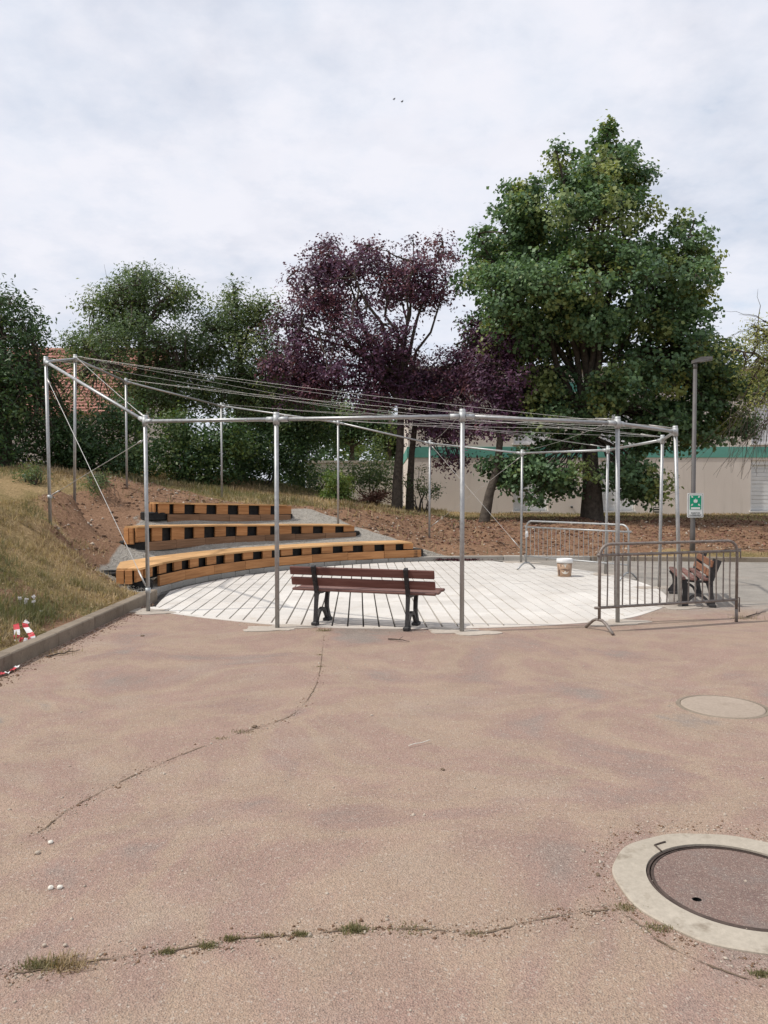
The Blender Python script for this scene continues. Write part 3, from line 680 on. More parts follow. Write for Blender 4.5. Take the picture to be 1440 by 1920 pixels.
def shrub(name, label, cat, base, ells, nclump, rc, per, leaf, mat, group=None, asp=.55, twig=.18, lo=.4, alt_p=.2, stems=6, tw_n=12):
    t = thing(name, base, label, cat, group); cl = crown_clumps(ells, nclump, rc, lo); b_ = MB()
    for i in range(stems):
        c_ = Vector(random.choice(cl)[0]); s0 = Vector(base) + Vector((random.uniform(-.15, .15), random.uniform(-.1, .1), -.1))
        b_.tube(wiggle(s0, c_, 5, .08), [.03, .026, .022, .016, .01, .006], 5, caps=False)
    part('stems', b_, M['twig'], t)
    P, Nn, Sz, Ti = fill(cl, per, leaf, twig, tw_n, alt_p)
    obj('leaves', leaf_mesh('leaves', P - np.array(base), Nn, Sz, Ti, asp), mat, t); return t
def ground_at(px, d): x = (px - 720) / F * d; return Vector((x, d, tz1(x, d)))

#SECTION_TREES
# big maple
b0 = ground_at(1110, 24.5)
D = 24.5
tree('maple_tree', 'tall dark green maple with a broad crown in front of the beige building', 'tree', b0,
     [b0 + Vector((0, 0, .05)), b0 + Vector((0, 0, 1.0)), at(1107, 870, D), at(1106, 815, D + .1), at(1107, 750, D)], .34,
     [(1135, 345, 66, 72, D, 1.7), (1143, 246, 9, 30, D, .25), (1150, 272, 20, 26, D, .45), (1182, 285, 24, 34, D, .6), (1112, 292, 22, 24, D, .5), (985, 355, 48, 42, D - .4, 1.2), (1045, 305, 42, 32, D - .6, .9), (1200, 355, 38, 55, D, 1.2), (1090, 335, 80, 50, D - .4, 1.7), (1080, 420, 150, 105, D - .3, 3.0), (955, 455, 75, 62, D + .2, 2.2), (900, 450, 28, 34, D, .8),
      (895, 510, 54, 52, D, 1.5), (985, 560, 115, 85, D - 1.3, 2.3), (1120, 540, 130, 110, D - 1.6, 2.2), (1245, 470, 80, 66, D, 2.2), (1300, 490, 52, 36, D + .3, 1.4), (1340, 463, 32, 14, D, .6), (1285, 420, 34, 22, D, .8), (1260, 560, 80, 85, D - .5, 2.4),
      (1240, 660, 100, 100, D - .2, 2.6), (1320, 690, 70, 70, D + .3, 2.0), (960, 640, 95, 75, D + .5, 2.4), (1370, 735, 66, 62, D + .4, 1.6), (1300, 780, 80, 55, D + .2, 1.6), (1220, 800, 100, 75, D, 2.0), (1160, 730, 70, 60, D - 1.6, 1.2),
      (1000, 760, 90, 80, D + 1.2, 1.8), (1050, 890, 105, 45, D - .5, 1.7), (960, 880, 70, 55, D + .2, 1.4), (1180, 895, 85, 55, D - .4, 1.5), (1000, 915, 70, 35, D - .5, 1.1), (1225, 925, 45, 35, D - .6, 1.0), (1310, 835, 55, 40, D + .2, 1.4), (1015, 715, 60, 60, D + .2, 1.5), (1050, 800, 85, 50, D - .2, 1.3), (1380, 800, 50, 45, D + .3, 1.2), (1090, 640, 130, 60, D + 1.5, 1.6)],
     560, .56, 360, .122, M['maple'], asp=.95, twig=.12, alt_p=.24, limbs=12, flat=.7, lo=.4, tw_n=12, lr=.36,
     extra=[(np.array(at(1143 + random.uniform(-1, 1) * w_, py_, D)), .13 + .007 * w_, np.array(at(1143, 290, D))) for py_, w_ in ((236, 1), (240, 3), (246, 5), (251, 6), (250, 8), (256, 10), (262, 12), (268, 14), (274, 18), (280, 22), (262, 20), (276, 26), (250, 12))])
# purple plum trees
DP = 26.0
b1 = ground_at(744, DP)
tree('purple_tree', 'large purple leaved plum tree in the middle with a tall straight trunk', 'tree', b1,
     [b1 + Vector((0, 0, .05)), at(745, 900, DP), at(750, 840, DP), at(752, 760, DP), at(755, 710, DP)], .19,
     [(690, 520, 120, 70, DP, 2.3), (600, 560, 82, 80, DP, 2.0), (560, 640, 75, 80, DP, 2.0), (620, 500, 55, 55, DP, 1.2), (780, 520, 85, 62, DP, 1.9), (830, 470, 36, 34, DP, .8), (812, 545, 46, 55, DP, 1.2),
      (700, 640, 120, 80, DP - .6, 2.0), (610, 690, 95, 60, DP - .3, 1.9), (545, 690, 62, 52, DP, 1.4), (700, 740, 100, 55, DP, 1.8), (625, 462, 34, 26, DP, .7), (700, 470, 60, 28, DP, .9), (770, 455, 20, 20, DP, .5), (550, 535, 26, 22, DP, .5), (740, 700, 90, 60, DP + .6, 1.6), (580, 735, 70, 40, DP, 1.4), (510, 690, 30, 36, DP, .9), (764, 775, 22, 48, DP - .4, .6)],
     330, .42, 320, .12, M['plum'], group='purple leaved trees', asp=.55, twig=.15, alt_p=.3, limbs=14, lo=.15, bare=0, tw_n=10, spray=.65, lr=.42)
DQ = 26.6
b2 = ground_at(768, DQ)
tree('purple_tree', 'thin forked purple leaved tree standing at the left corner of the beige building', 'tree', b2,
     [b2 + Vector((0, 0, .05)), at(769, 905, DQ), at(772, 850, DQ), at(780, 780, DQ), at(800, 720, DQ)], .15,
     [(800, 720, 85, 70, DQ, 1.7), (870, 700, 75, 65, DQ, 1.6), (830, 790, 85, 50, DQ - .2, 1.6), (845, 860, 55, 30, DQ - .2, .9)],
     110, .5, 230, .125, M['plum'], group='purple leaved trees', asp=.5, twig=.19, alt_p=.15, limbs=7, lo=.2, bare=0, tw_n=10, spray=.7, lr=.4)
b3 = ground_at(908, 23.8)
tree('purple_tree', 'small leaning dark purple tree half hidden by the maple', 'tree', b3,
     [b3 + Vector((0, 0, .05)), at(918, 925, 23.9), at(932, 880, 24), at(940, 800, 24.1), at(935, 720, 24.2)], .16,
     [(925, 720, 75, 85, 24.6, 1.8), (950, 650, 60, 60, 24.6, 1.4), (905, 790, 70, 45, 24.4, 1.4), (900, 640, 40, 60, 24.8, 1.0)],
     95, .5, 260, .125, M['plum'], group='purple leaved trees', asp=.5, twig=.18, alt_p=.05, limbs=6, lo=.2, bare=0, tw_n=10, spray=.7, lr=.4)
# green trees on the left
def gtree(label, px, d, ells, ncl, rc, per, leaf, mat, tr_top, r=.2, asp=.42, bare=6, twig=.24, lo=.4, alt=.2, lim=9):
    b_ = ground_at(px, d); k = [b_ + Vector((0, 0, .05))]
    for f in (.35, .65, 1.0): k.append(Vector((b_.x, b_.y, b_.z)).lerp(Vector(at(*tr_top, d)), f))
    return tree('green_tree', label, 'tree', b_, k, r, ells, ncl, rc, per, leaf, mat, group='green trees on the left', asp=asp, twig=twig * .8, lo=lo, alt_p=alt, bare=bare, limbs=lim, spray=.7, lr=.35, tw_n=10)
d = 27.0
gtree('tall walnut tree with a ragged open top left of the purple tree', 262, d,
      [(270, 560, 85, 60, d, 1.9), (210, 580, 55, 50, d, 1.4), (165, 570, 26, 28, d, .6), (330, 550, 48, 45, d, 1.2), (265, 520, 45, 30, d, .9), (250, 650, 110, 70, d - .3, 2.2), (330, 660, 75, 70, d, 1.8), (165, 650, 50, 45, d, 1.2), (250, 740, 60, 40, d + .2, 1.5), (125, 645, 40, 18, d, .7), (320, 740, 80, 55, d, 1.8), (150, 712, 42, 26, d - 2, .7), (215, 700, 36, 24, d - 2, .6), (110, 745, 40, 18, d - 2, .6), (200, 755, 50, 14, d - 2, .6), (105, 690, 26, 22, d - 2, .5), (175, 678, 36, 18, d - 2, .6), (238, 725, 26, 34, d - 2, .6), (150, 745, 50, 20, d - 2, .6)],
      255, .5, 300, .125, M['walnut'], (265, 620), .22, .42, 12)
d = 28.0
gtree('mid green tree rising between the walnut and the purple tree', 450, d,
      [(445, 600, 60, 60, d, 1.6), (440, 548, 32, 24, d, .7), (490, 590, 42, 45, d, 1.2), (400, 640, 60, 60, d, 1.7), (470, 680, 85, 70, d, 2.0), (400, 740, 70, 60, d, 1.8), (500, 760, 85, 60, d, 1.8), (560, 780, 60, 50, d, 1.5)],
      170, .52, 300, .125, M['walnut'], (450, 650), .2, .45, 6)
d = 20.5
gtree('dense dark tree filling the left edge of the picture', 10, d,
      [(15, 600, 55, 60, d, 1.6), (55, 640, 40, 40, d, 1.2), (-30, 560, 40, 40, d, 1.2), (5, 555, 20, 26, d, .5), (20, 700, 75, 75, d, 2.0), (40, 790, 85, 70, d, 2.0), (-60, 700, 70, 120, d, 2.0), (30, 860, 90, 40, d, 1.8), (82, 720, 26, 44, d, .7), (92, 690, 20, 30, d, .5), (105, 740, 24, 36, d, .6), (110, 800, 40, 55, d + .5, 1.2)],
      190, .5, 300, .125, M['shrubl'], (5, 640), .2, .4, 2, alt=.1)
# shrubs and hedges
H = 'dark shrubs at the top of the bank'
b_ = ground_at(330, 24.5); shrub('ivy_hedge', 'rounded ivy covered hedge directly behind the seating', 'hedge', b_,
      [(330, 810, 85, 42, 24.5, 1.3), (300, 860, 110, 50, 24.3, 1.3), (410, 830, 70, 55, 24.8, 1.3), (390, 880, 80, 40, 24.5, 1.2)], 95, .46, 320, .11, M['shrubl'], H, asp=.7, alt_p=.3)
b_ = ground_at(180, 21.5); shrub('dark_shrub', 'dark shrub under the red tiled roof behind the left poles', 'shrub', b_,
      [(170, 830, 85, 65, 21.5, 1.4), (220, 790, 50, 50, 21.8, 1.2), (120, 860, 60, 40, 21.2, 1.1), (230, 860, 60, 45, 21.4, 1.1)], 95, .46, 300, .115, M['shrubl'], H, asp=.5, alt_p=.12)
b_ = ground_at(500, 27); shrub('dark_shrub', 'dark shrub mass between the ivy hedge and the low wall', 'shrub', b_,
      [(490, 850, 75, 60, 27, 1.5), (560, 860, 50, 55, 27.5, 1.4), (450, 890, 50, 30, 26.6, 1.0), (540, 800, 70, 45, 27.8, 1.4), (600, 810, 60, 45, 28.6, 1.4)], 120, .5, 280, .125, M['shrubl'], H, asp=.45, alt_p=.08)
b_ = ground_at(700, 30); shrub('round_bush', 'mid green bush in front of the low grey wall', 'shrub', b_,
      [(695, 880, 48, 40, 30, 1.2), (660, 900, 40, 28, 29.8, 1.0), (725, 900, 26, 30, 30, .8), (700, 840, 30, 26, 30.2, .8)], 60, .42, 200, .12, M['walnut'], asp=.45, alt_p=.15)
b_ = ground_at(590, 30.5); shrub('dark_bush', 'dark bush at the left end of the low grey wall', 'shrub', b_,
      [(595, 900, 36, 30, 30.5, 1.0), (560, 900, 40, 30, 30.3, 1.0), (622, 885, 20, 20, 30.6, .6)], 45, .45, 200, .12, M['shrubl'], asp=.45)
b_ = ground_at(632, 22.5); shrub('young_sapling', 'light green sapling growing close behind the middle back pole', 'sapling', b_,
      [(632, 905, 24, 26, 22.5, .42), (622, 935, 22, 20, 22.4, .35), (645, 925, 18, 22, 22.5, .35), (615, 890, 10, 12, 22.5, .2), (650, 895, 12, 10, 22.6, .2)], 55, .2, 1500, .08, M['brightl'], asp=.5, twig=.09, tw_n=8, stems=9)
b_ = ground_at(792, 26.4); shrub('young_sapling', 'sparse sapling against the corner of the beige building', 'sapling', b_,
      [(790, 900, 14, 40, 26.4, .35), (812, 920, 22, 16, 26.4, .35), (760, 905, 10, 30, 26.3, .3)], 30, .2, 700, .08, M['walnut'], asp=.5, twig=.1, tw_n=6, stems=10)
b_ = ground_at(180, 19.4); shrub('weed_clump', 'grey green weed clump on the bank beside the second left pole', 'weeds', b_,
      [(182, 905, 26, 18, 17.2, .3)], 14, .22, 200, .08, M['walnut'], asp=.25, twig=.1, stems=12)
b_ = ground_at(60, 17.5); shrub('weed_clump', 'pale weed clump at the foot of the left edge tree', 'weeds', b_,
      [(62, 888, 30, 20, 17.5, .4)], 14, .25, 180, .09, M['walnut'], asp=.25, twig=.12, stems=12)
# robinia at the right edge, with hanging bare twigs
dR = 21.0
b_ = ground_at(1500, dR)
rob = tree('robinia_tree', 'pale yellow green robinia with bare hanging twigs at the right edge', 'tree', b_,
     [b_ + Vector((0, 0, .05)), at(1500, 880, dR), at(1495, 780, dR), at(1480, 700, dR), at(1470, 640, dR)], .17,
     [(1425, 640, 36, 36, dR, .8), (1400, 690, 30, 22, dR, .6), (1440, 700, 38, 36, dR, .9), (1425, 745, 36, 26, dR, .8), (1490, 660, 60, 60, dR, 1.2), (1420, 612, 20, 16, dR, .4), (1382, 660, 14, 10, dR, .3)],
     80, .36, 420, .085, M['robinia'], asp=.38, twig=.17, alt_p=.3, limbs=7, lo=.2, bare=2, tw_n=10)
q = MB()
random.seed(31)
for i in range(46):
    p0 = Vector(at(random.uniform(1385, 1465), random.uniform(735, 800), dR + random.uniform(-.7, .7))); pts = [p0]
    v = Vector((random.uniform(-.35, .15), random.uniform(-.2, .2), -.25))
    for k in range(random.randint(5, 9)):
        v += Vector((random.uniform(-.1, .1), random.uniform(-.08, .08), -.03)); pts.append(pts[-1] + v * .75)
    pts = [p for p in pts if p.z > 1.9]
    if len(pts) > 2: q.tube(pts, [.009 * (1 - .7 * k / len(pts)) for k in range(len(pts))], 3, caps=False)
for tgt in ((1358, 583), (1385, 590), (1395, 600), (1352, 640), (1368, 630)):
    q.tube(wiggle(at(1450, 610, dR), at(*tgt, dR), 8, .03, .06), [.012 - .0012 * i for i in range(9)], 4, caps=False)
part('bare_twigs', q, M['twig'], rob, 'stuff')
for lab, px, ells in (('far dark tree showing under the purple crown behind the low wall', 660, [(640, 790, 70, 55, 44, 2.5), (700, 800, 60, 50, 44, 2.2), (590, 780, 60, 60, 44, 2.2)]),
                      ('far dark tree between the purple trunks and the building corner', 730, [(735, 820, 40, 45, 46, 2.0), (700, 770, 40, 30, 46, 1.6)]),
                      ('far dark tree behind the green trees left of the purple crown', 520, [(520, 740, 70, 70, 43, 2.6), (470, 760, 60, 70, 43, 2.4)])):
    bq = at(px, 900, 44); bq.z = 1.2
    tree('far_tree', lab, 'tree', bq, [bq + Vector((0, 0, .05)), bq + Vector((0, 0, 1.5)), bq + Vector((0, 0, 3)), bq + Vector((.2, 0, 4.2))], .2, ells, 60, .8, 190, .19, M['shrubl'], group='far trees behind the low wall', asp=.55, twig=.25, lo=.2, limbs=5)
fw = thing('far_wood', (-25, 62, 0), 'dark line of woodland far behind the green trees', 'wood', None, 'stuff')
cl = [(np.array([x_, 62 + random.uniform(-3, 3), random.uniform(.5, 6.0)]), random.uniform(1.3, 2.0), np.array([x_, 62., 1.5])) for x_ in np.arange(-60, 1.5, .55)]
P, Nn, Sz, Ti = fill(cl, 26, .5, .5, 10, .1)
obj('leaves', leaf_mesh('leaves', P - np.array([-25, 62, 0]), Nn, Sz, Ti, .6), M['shrubl'], fw)['kind'] = 'stuff'
# heap of cut brushwood
bb = ground_at(712, 29.0); t = thing('brush_pile', bb, 'reddish heap of dry cut brushwood by the low wall', 'brushwood')
cl = crown_clumps([(715, 930, 38, 14, 29, .8), (695, 936, 24, 10, 28.8, .5)], 22, .3, .2)
P, Nn, Sz, Ti = fill(cl, 260, .12, .14, 8, 0)
obj('dry_leaves', leaf_mesh('dry_leaves', P - np.array(bb), Nn, Sz, Ti, .4), M['brush'], t)
q = MB()
for i in range(60):
    c_ = Vector(random.choice(cl)[0]); dv = Vector((random.uniform(-1, 1), random.uniform(-.5, .5), random.uniform(-.2, .5))) * .5
    q.tube([c_ - dv, c_, c_ + dv + Vector((0, 0, .05))], [.012, .009, .004], 3, caps=False)
part('sticks', q, M['brush'], t, 'stuff')

#SECTION_BUILDINGS
# ------------------------------------------------------------------ beige building
BD = 34.0
def bx_(px): return (px - 720) / F * BD
def bz_(py): return EYE + (HOR - py) / F * BD
X0, X1 = bx_(765), 32.0; ZB = 0.35; ZT = bz_(690)
bl = thing('beige_building', ((X0 + X1) / 2, BD, ZB), 'long two storey beige building with green bands and white roller shutters', 'building')
ops = [(bx_(962), bx_(1027)), (bx_(1125), bx_(1190)), (bx_(1407), bx_(1478)), (bx_(1640), bx_(1705))]
zb0, zb1, zt0, zt1 = bz_(958), bz_(862), bz_(832), bz_(742)
def facade(z0, z1, w0, w1, opens):
    q = MB(); x = X0
    for a_, b_ in opens + [(X1, X1)]:
        q.box(((x + a_) / 2, BD + .15, (z0 + z1) / 2), (a_ - x, .3, z1 - z0))
        if b_ > a_:
            q.box(((a_ + b_) / 2, BD + .15, (z0 + w0) / 2), (b_ - a_, .3, w0 - z0))
            if z1 > w1: q.box(((a_ + b_) / 2, BD + .15, (w1 + z1) / 2), (b_ - a_, .3, z1 - w1))
        x = b_
    return q
g0, g1 = bz_(858), bz_(838); h0, h1 = bz_(736), bz_(718)
part('wall', facade(ZB, g0, zb0, g0 - .12, ops), M['wall'], bl)
part('wall', facade(g1, h0, zt0, h0 - .1, ops), M['wall'], bl)
q = MB(); q.box(((X0 + X1) / 2, BD + .15, (h1 + ZT) / 2), (X1 - X0, .3, ZT - h1)); part('parapet', q, M['wall'], bl)
q = MB(); q.box((X0 + .15, BD + 7.6, (ZB + ZT) / 2), (.3, 14.6, ZT - ZB)); q.box(((X0 + X1) / 2 + .2, BD + 14.9, (ZB + ZT) / 2), (X1 - X0, .3, ZT - ZB - .01)); part('side_wall', q, M['wall'], bl)
for a_, b_ in ((g0, g1), (h0, h1)):
    q = MB(); q.box(((X0 + X1) / 2 - .02, BD + .13, (a_ + b_) / 2), (X1 - X0 + .06, .32, b_ - a_)); q.box((X0 - .012, BD + 7.4, (a_ + b_) / 2), (.03, 14.2, b_ - a_)); part('green_band', q, M['green'], bl)
q = MB(); q.box(((X0 + X1) / 2, BD + 7.4, ZT - .05), (X1 - X0 + .25, 15.3, .12)); part('roof', q, M['wallb'], bl)
for (w0, w1, shm) in ((zb0, g0 - .12, 'shutter'), (zt0, h0 - .1, 'upper')):
    for a_, b_ in ops:
        win = thing('window', ((a_ + b_) / 2, BD, w0)); win.parent = bl; win.location = Vector(((a_ + b_) / 2, BD, w0)) - WL[bl.name]
        q = MB(); fr = .07
        q.box((a_ + fr / 2, BD + .12, (w0 + w1) / 2), (fr, .1, w1 - w0)); q.box((b_ - fr / 2, BD + .12, (w0 + w1) / 2), (fr, .1, w1 - w0)); q.box(((a_ + b_) / 2, BD + .12, w1 - .1), (b_ - a_ - 2 * fr, .12, .2)); part('frame', q, M['white'], win)
        q = MB(); nsl = 12; hh = (w1 - .2 - w0) / nsl
        for i in range(nsl): q.box(((a_ + b_) / 2, BD + .145, w0 + hh * (i + .5)), (b_ - a_ - 2 * fr, .03, hh - .012))
        q.box(((a_ + b_) / 2, BD + .19, (w0 + w1) / 2), (b_ - a_, .03, w1 - w0))
        part('shutter', q, M[shm], win)
        q = MB(); q.box(((a_ + b_) / 2, BD + .02, w0 - .03), (b_ - a_ + .1, .2, .06)); part('sill', q, M['white'], win)
vn = MB(); vx0, vx1 = bx_(1226), bx_(1236); vz0, vz1 = bz_(969), bz_(951)
vn.box(((vx0 + vx1) / 2, BD - .01, (vz0 + vz1) / 2), (vx1 - vx0 + .05, .03, vz1 - vz0), mi=1)
for i in range(4): vn.box(((vx0 + vx1) / 2, BD - .04, vz0 + (i + .5) * (vz1 - vz0) / 4), (vx1 - vx0, .03, .05))
part('vent_grille', vn, [M['wallb'], M['black']], bl)
q = MB(); q.tube([(bx_(1071.5), BD + .05, bz_(950)), (bx_(1071.5), BD - .12, bz_(950) - .02)], .045, 8); part('overflow_pipe', q, M['sdark'], bl)

# low grey wall left of the building
wl = thing('garden_wall', (at(660, 900, 37).x, 37, .8), 'low pale grey wall behind the bushes left of the building', 'wall')
q = MB(); xa, xb = at(574, 900, 37).x, at(742, 900, 37).x; zt = at(0, 868, 37).z
q.box(((xa + xb) / 2, 37.1, zt / 2), (xb - xa, .2, zt)); part('wall_face', q, M['wallb'], wl)
q = MB(); q.box(((xa + xb) / 2, 37.1, zt + .055), (xb - xa + .06, .3, .11)); part('coping', q, M['kerbl'], wl)

# house with the red roof
hs = thing('red_roof_house', (-15.5, 37, 2.2), 'house with a pink red tiled roof behind the left trees', 'house')
xa, xb = -20.5, at(262, 760, 34).x; ze, zr = at(0, 775, 34).z, at(0, 658, 38.2).z
q = MB(); q.box(((xa + xb) / 2, 38.2, (1.5 + ze) / 2), (xb - xa - .6, 7.6, ze - 1.5)); q.add([(xb - .3, 34.4, ze), (xb - .3, 42, ze), (xb - .3, 38.2, zr - .1)], [(0, 1, 2)]); part('wall', q, M['wall'], hs)
sl_ = Vector((0, 38.2 - 34.0, zr - ze)); nc = 22
q = MB(); tiles = MB()
for side in (1, -1):
    for i in range(nc):
        a_ = Vector((0, 34.0, ze)) + sl_ * (i / nc); b_ = Vector((0, 34.0, ze)) + sl_ * ((i + 1) / nc)
        xx = xa
        while xx < xb - .01:
            w = .34; x1 = min(xx + w - .015, xb); hgt = .085 + RNG.random() * .02
            ya, yb = (a_.y, b_.y) if side > 0 else (76.4 - a_.y, 76.4 - b_.y)
            tiles.add([(xx, ya, a_.z - .03), (x1, ya, a_.z - .03), (x1, ya, a_.z + hgt), (xx, ya, a_.z + hgt), (xx, yb, b_.z + .012), (x1, yb, b_.z + .012), (xx, yb, b_.z - .04), (x1, yb, b_.z - .04)],
                      [(0, 1, 2, 3), (3, 2, 5, 4), (0, 3, 4, 6), (1, 7, 5, 2)]); xx += w
part('roof_tiles', tiles, M['roof'], hs, 'stuff')
q = MB(); q.tube([(xa, 38.2, zr + .02), (xb, 38.2, zr + .02)], .13, 8); part('ridge', q, M['roof'], hs)

#SECTION_TIERS
# ------------------------------------------------------------------ tiered timber seating
def ang_of(px, rad):
    """arc angle where the photo column px meets the circle of that radius (far side, left half)"""
    k = (px - 720) / F; best = None
    for a_ in np.arange(90, 200, .05):
        p = arc(a_, rad); e_ = abs(p.x - k * p.y)
        if best is None or e_ < best[0]: best = (e_, a_)
    return best[1]
def seating(label, rad, a0, a1, nb, zb, bh, zs, wid, inset, over_l, over_r, nbk, boardm, blocks=False, tyres=()):
    """zb/zs: (left, right) heights of board foot and seat top; angles in degrees about the arc centre"""
    ctr = arc((a0 + a1) / 2, rad); t = thing('timber_seating_tier', (ctr.x, ctr.y, zb[0]), label, 'bench seating', 'tiers of curved timber seating')
    L = lambda pr, f: pr[0] + (pr[1] - pr[0]) * f
    A = [a0 + (a1 - a0) * i / nb for i in range(nb + 1)]
    for i in range(nb):                                             # lower riser boards
        p0, p1 = arc(A[i], rad), arc(A[i + 1], rad); z0, z1 = L(zb, i / nb), L(zb, (i + 1) / nb)
        d = Vector((p1.x - p0.x, p1.y - p0.y, z1 - z0)); q = MB(); q.box((0, 0, 0), (d.length - .005, .045, bh), bev=.004)
        me = q.mesh('riser_board'); me.materials.append(boardm)
        nrm = Vector((-d.y, d.x, 0)).normalized()
        c_ = Vector((p0.x, p0.y, z0)).lerp(Vector((p1.x, p1.y, z1)), .5) + Vector((0, 0, bh / 2 + RNG.normal(0, .004))) + nrm * .022
        inst('riser_board', me, Matrix.Translation(c_) @ frame(d), t)
    # seat planks
    b0 = ang_of(over_l, rad + inset - .03); b1 = ang_of(over_r, rad + inset - .03); ns = nb
    Bn = [b0 + (b1 - b0) * i / ns for i in range(ns + 1)]
    th = .032; fr_ = rad + inset
    for i in range(ns):
        zt0, zt1 = L(zs, i / ns), L(zs, (i + 1) / ns)
        w0 = wid * (.42 if i == 0 else 1.0); w1 = wid
        f0, f1 = arc(Bn[i], fr_ - .03), arc(Bn[i + 1], fr_ - .03); k0, k1 = arc(Bn[i], fr_ + w0), arc(Bn[i + 1], fr_ + w1)
        g = .0025; f0, f1 = f0.lerp(f1, g), f1.lerp(f0, g); k0, k1 = k0.lerp(k1, g), k1.lerp(k0, g)
        o_ = Vector((f0.x, f0.y, zt0)); X = Vector((f1.x - f0.x, f1.y - f0.y, zt1 - zt0)); Fm = frame(X, loc=o_); Fi = Fm.inverted()
        pts = [Fi @ Vector((p.x, p.y, zz_)) for p, zz_ in ((f0, zt0), (f1, zt1), (k1, zt1), (k0, zt0))]
        mid0 = pts[0].lerp(pts[3], .5); mid1 = pts[1].lerp(pts[2], .5); e_ = .0015
        for (qa, qb, qc, qd) in ((pts[0], pts[1], mid1.lerp(pts[1], e_), mid0.lerp(pts[0], e_)), (mid0.lerp(pts[3], e_), mid1.lerp(pts[2], e_), pts[2], pts[3])):
            q = MB(); q.add([(v.x, v.y, v.z - th) for v in (qa, qb, qc, qd)] + [(v.x, v.y, v.z) for v in (qa, qb, qc, qd)], [(3, 2, 1, 0), (4, 5, 6, 7), (0, 1, 5, 4), (1, 2, 6, 5), (2, 3, 7, 6), (3, 0, 4, 7)])
            me = q.mesh('seat_plank'); me.materials.append(M['plank']); inst('seat_plank', me, Fm @ Matrix.Translation((0, 0, RNG.normal(0, .0015))), t)
    # spacer blocks and the dark rubber strip behind them
    arcl = R(abs(b1 - b0)) * fr_; pitch = arcl / nbk
    strip = MB(); kk = 60
    vs = []
    for i in range(kk + 1):
        f = i / kk; p = arc(b0 + (b1 - b0) * f, fr_ + .085); p2 = arc(b0 + (b1 - b0) * f, fr_ + .16); zt_ = L(zs, f) - th; zl = L(zb, f) + bh - .04
        vs += [(p.x, p.y, zl), (p.x, p.y, zt_), (p2.x, p2.y, zl), (p2.x, p2.y, zt_)]
    fs = []
    for i in range(kk): b_ = 4 * i; fs += [(b_, b_ + 1, b_ + 5, b_ + 4), (b_ + 2, b_ + 6, b_ + 7, b_ + 3)]
    strip.add(vs, fs + [(0, 2, 3, 1), (4 * kk, 4 * kk + 1, 4 * kk + 3, 4 * kk + 2)]); part('tyre_tread', strip, M['rubber'], t)
    def blk(p, d, w, h, ztop):
        q = MB(); q.box((0, 0, 0), (w, .04, h), bev=.003); me = q.mesh('spacer_block'); me.materials.append(M['wood'])
        inst('spacer_block', me, Matrix.Translation((p.x, p.y, ztop - h / 2)) @ frame(d) @ Matrix.Rotation(RNG.normal(0, .028), 4, 'Y'), t)
    for i in range(nbk + 1):
        f = min(max((i + .5 * (i == 0) * .6) / nbk, .012), .99); an = b0 + (b1 - b0) * f
        p = arc(an, fr_ + .018); p2 = arc(an - .5, fr_ + .018); d = Vector((p2.x - p.x, p2.y - p.y, 0))
        gap = L(zs, f) - th - (L(zb, f) + bh)
        blk(p, d, pitch * RNG.uniform(.44, .60), max(gap + RNG.uniform(-.022, .010), .06), L(zs, f) - th)
    # end blocks on the cut ends
    for an, f, ww in ((b0, 0, wid * .42), (b1, 1, wid)):
        p = arc(an, fr_ + .06); p2 = arc(an, fr_ + ww); d = Vector((p2.x - p.x, p2.y - p.y, 0)); nn = Vector((-d.y, d.x, 0)).normalized() * .0
        gap = L(zs, f) - th - (L(zb, f) + bh); h = gap + .03
        for u0, u1 in ((.0, .42), (.50, .98)):
            c_ = p.lerp(p2, (u0 + u1) / 2); sg = 1 if f == 0 else -1
            tgt = Vector((d.y, -d.x, 0)).normalized() * (-.012 * sg)
            blk(c_ + Vector((tgt.x, tgt.y)), d, d.length * (u1 - u0), h, L(zs, f) - th)
    # real tyres under the ends
    for (x_, y_, zz_, r_, nst) in tyres:
        for k in range(nst):
            q = MB(); hh = .19; z0 = zz_ + k * hh
            prof = [(r_ * .55, .02), (r_ * .62, .0), (r_ * .9, .004), (r_, .03)] + [(r_ - (.012 if j % 2 else 0), .04 + j * .0157) for j in range(8)] + [(r_, .16), (r_ * .9, .187), (r_ * .62, .19), (r_ * .55, .17)]
            q.lathe(prof, (x_, y_, z0), 28); part('tyre', q, M['rubber'], t)
    if blocks:
        arcl = R(abs(a1 - a0)) * rad; nk = int(arcl / .4)
        for i in range(-1, nk):
            p0 = arc(a0 + (a1 - a0) * i / nk, rad - .012); p1 = arc(a0 + (a1 - a0) * (i + 1) / nk, rad - .012); d = Vector((p1.x - p0.x, p1.y - p0.y, 0))
            q = MB(); q.box((0, 0, 0), (d.length - .008, .16, .2), bev=.008); me = q.mesh('kerb_block'); me.materials.append(M['block'])
            c_ = (p0 + p1) / 2; nn = Vector((-d.y, d.x, 0)).normalized(); inst('kerb_block', me, Matrix.Translation(Vector((c_.x, c_.y, zb[0] - .102 + RNG.normal(0, .003))) + nn * .08) @ frame(d), t)
    return t
R1, R2, R3 = AR, AR + 1.32, AR + 2.62
aL1, aR1 = 173.2, ang_of(790, R1)
seating('lowest and longest curved tier beside the paved circle with a grey block base', R1, aL1, aR1, 8, (.088, .095), .168, (.46, .44), .70, .07, 258, 773, 15, M['wood'], True,
        [(-3.93, 12.05, .03, .31, 1), (-4.36, 12.35, .14, .29, 1), (.62, 18.05, .08, .3, 1)])
aL2, aR2 = ang_of(276, R2), ang_of(668, R2)
d2l = arc(aL2, R2).y; d2r = arc(aR2, R2).y
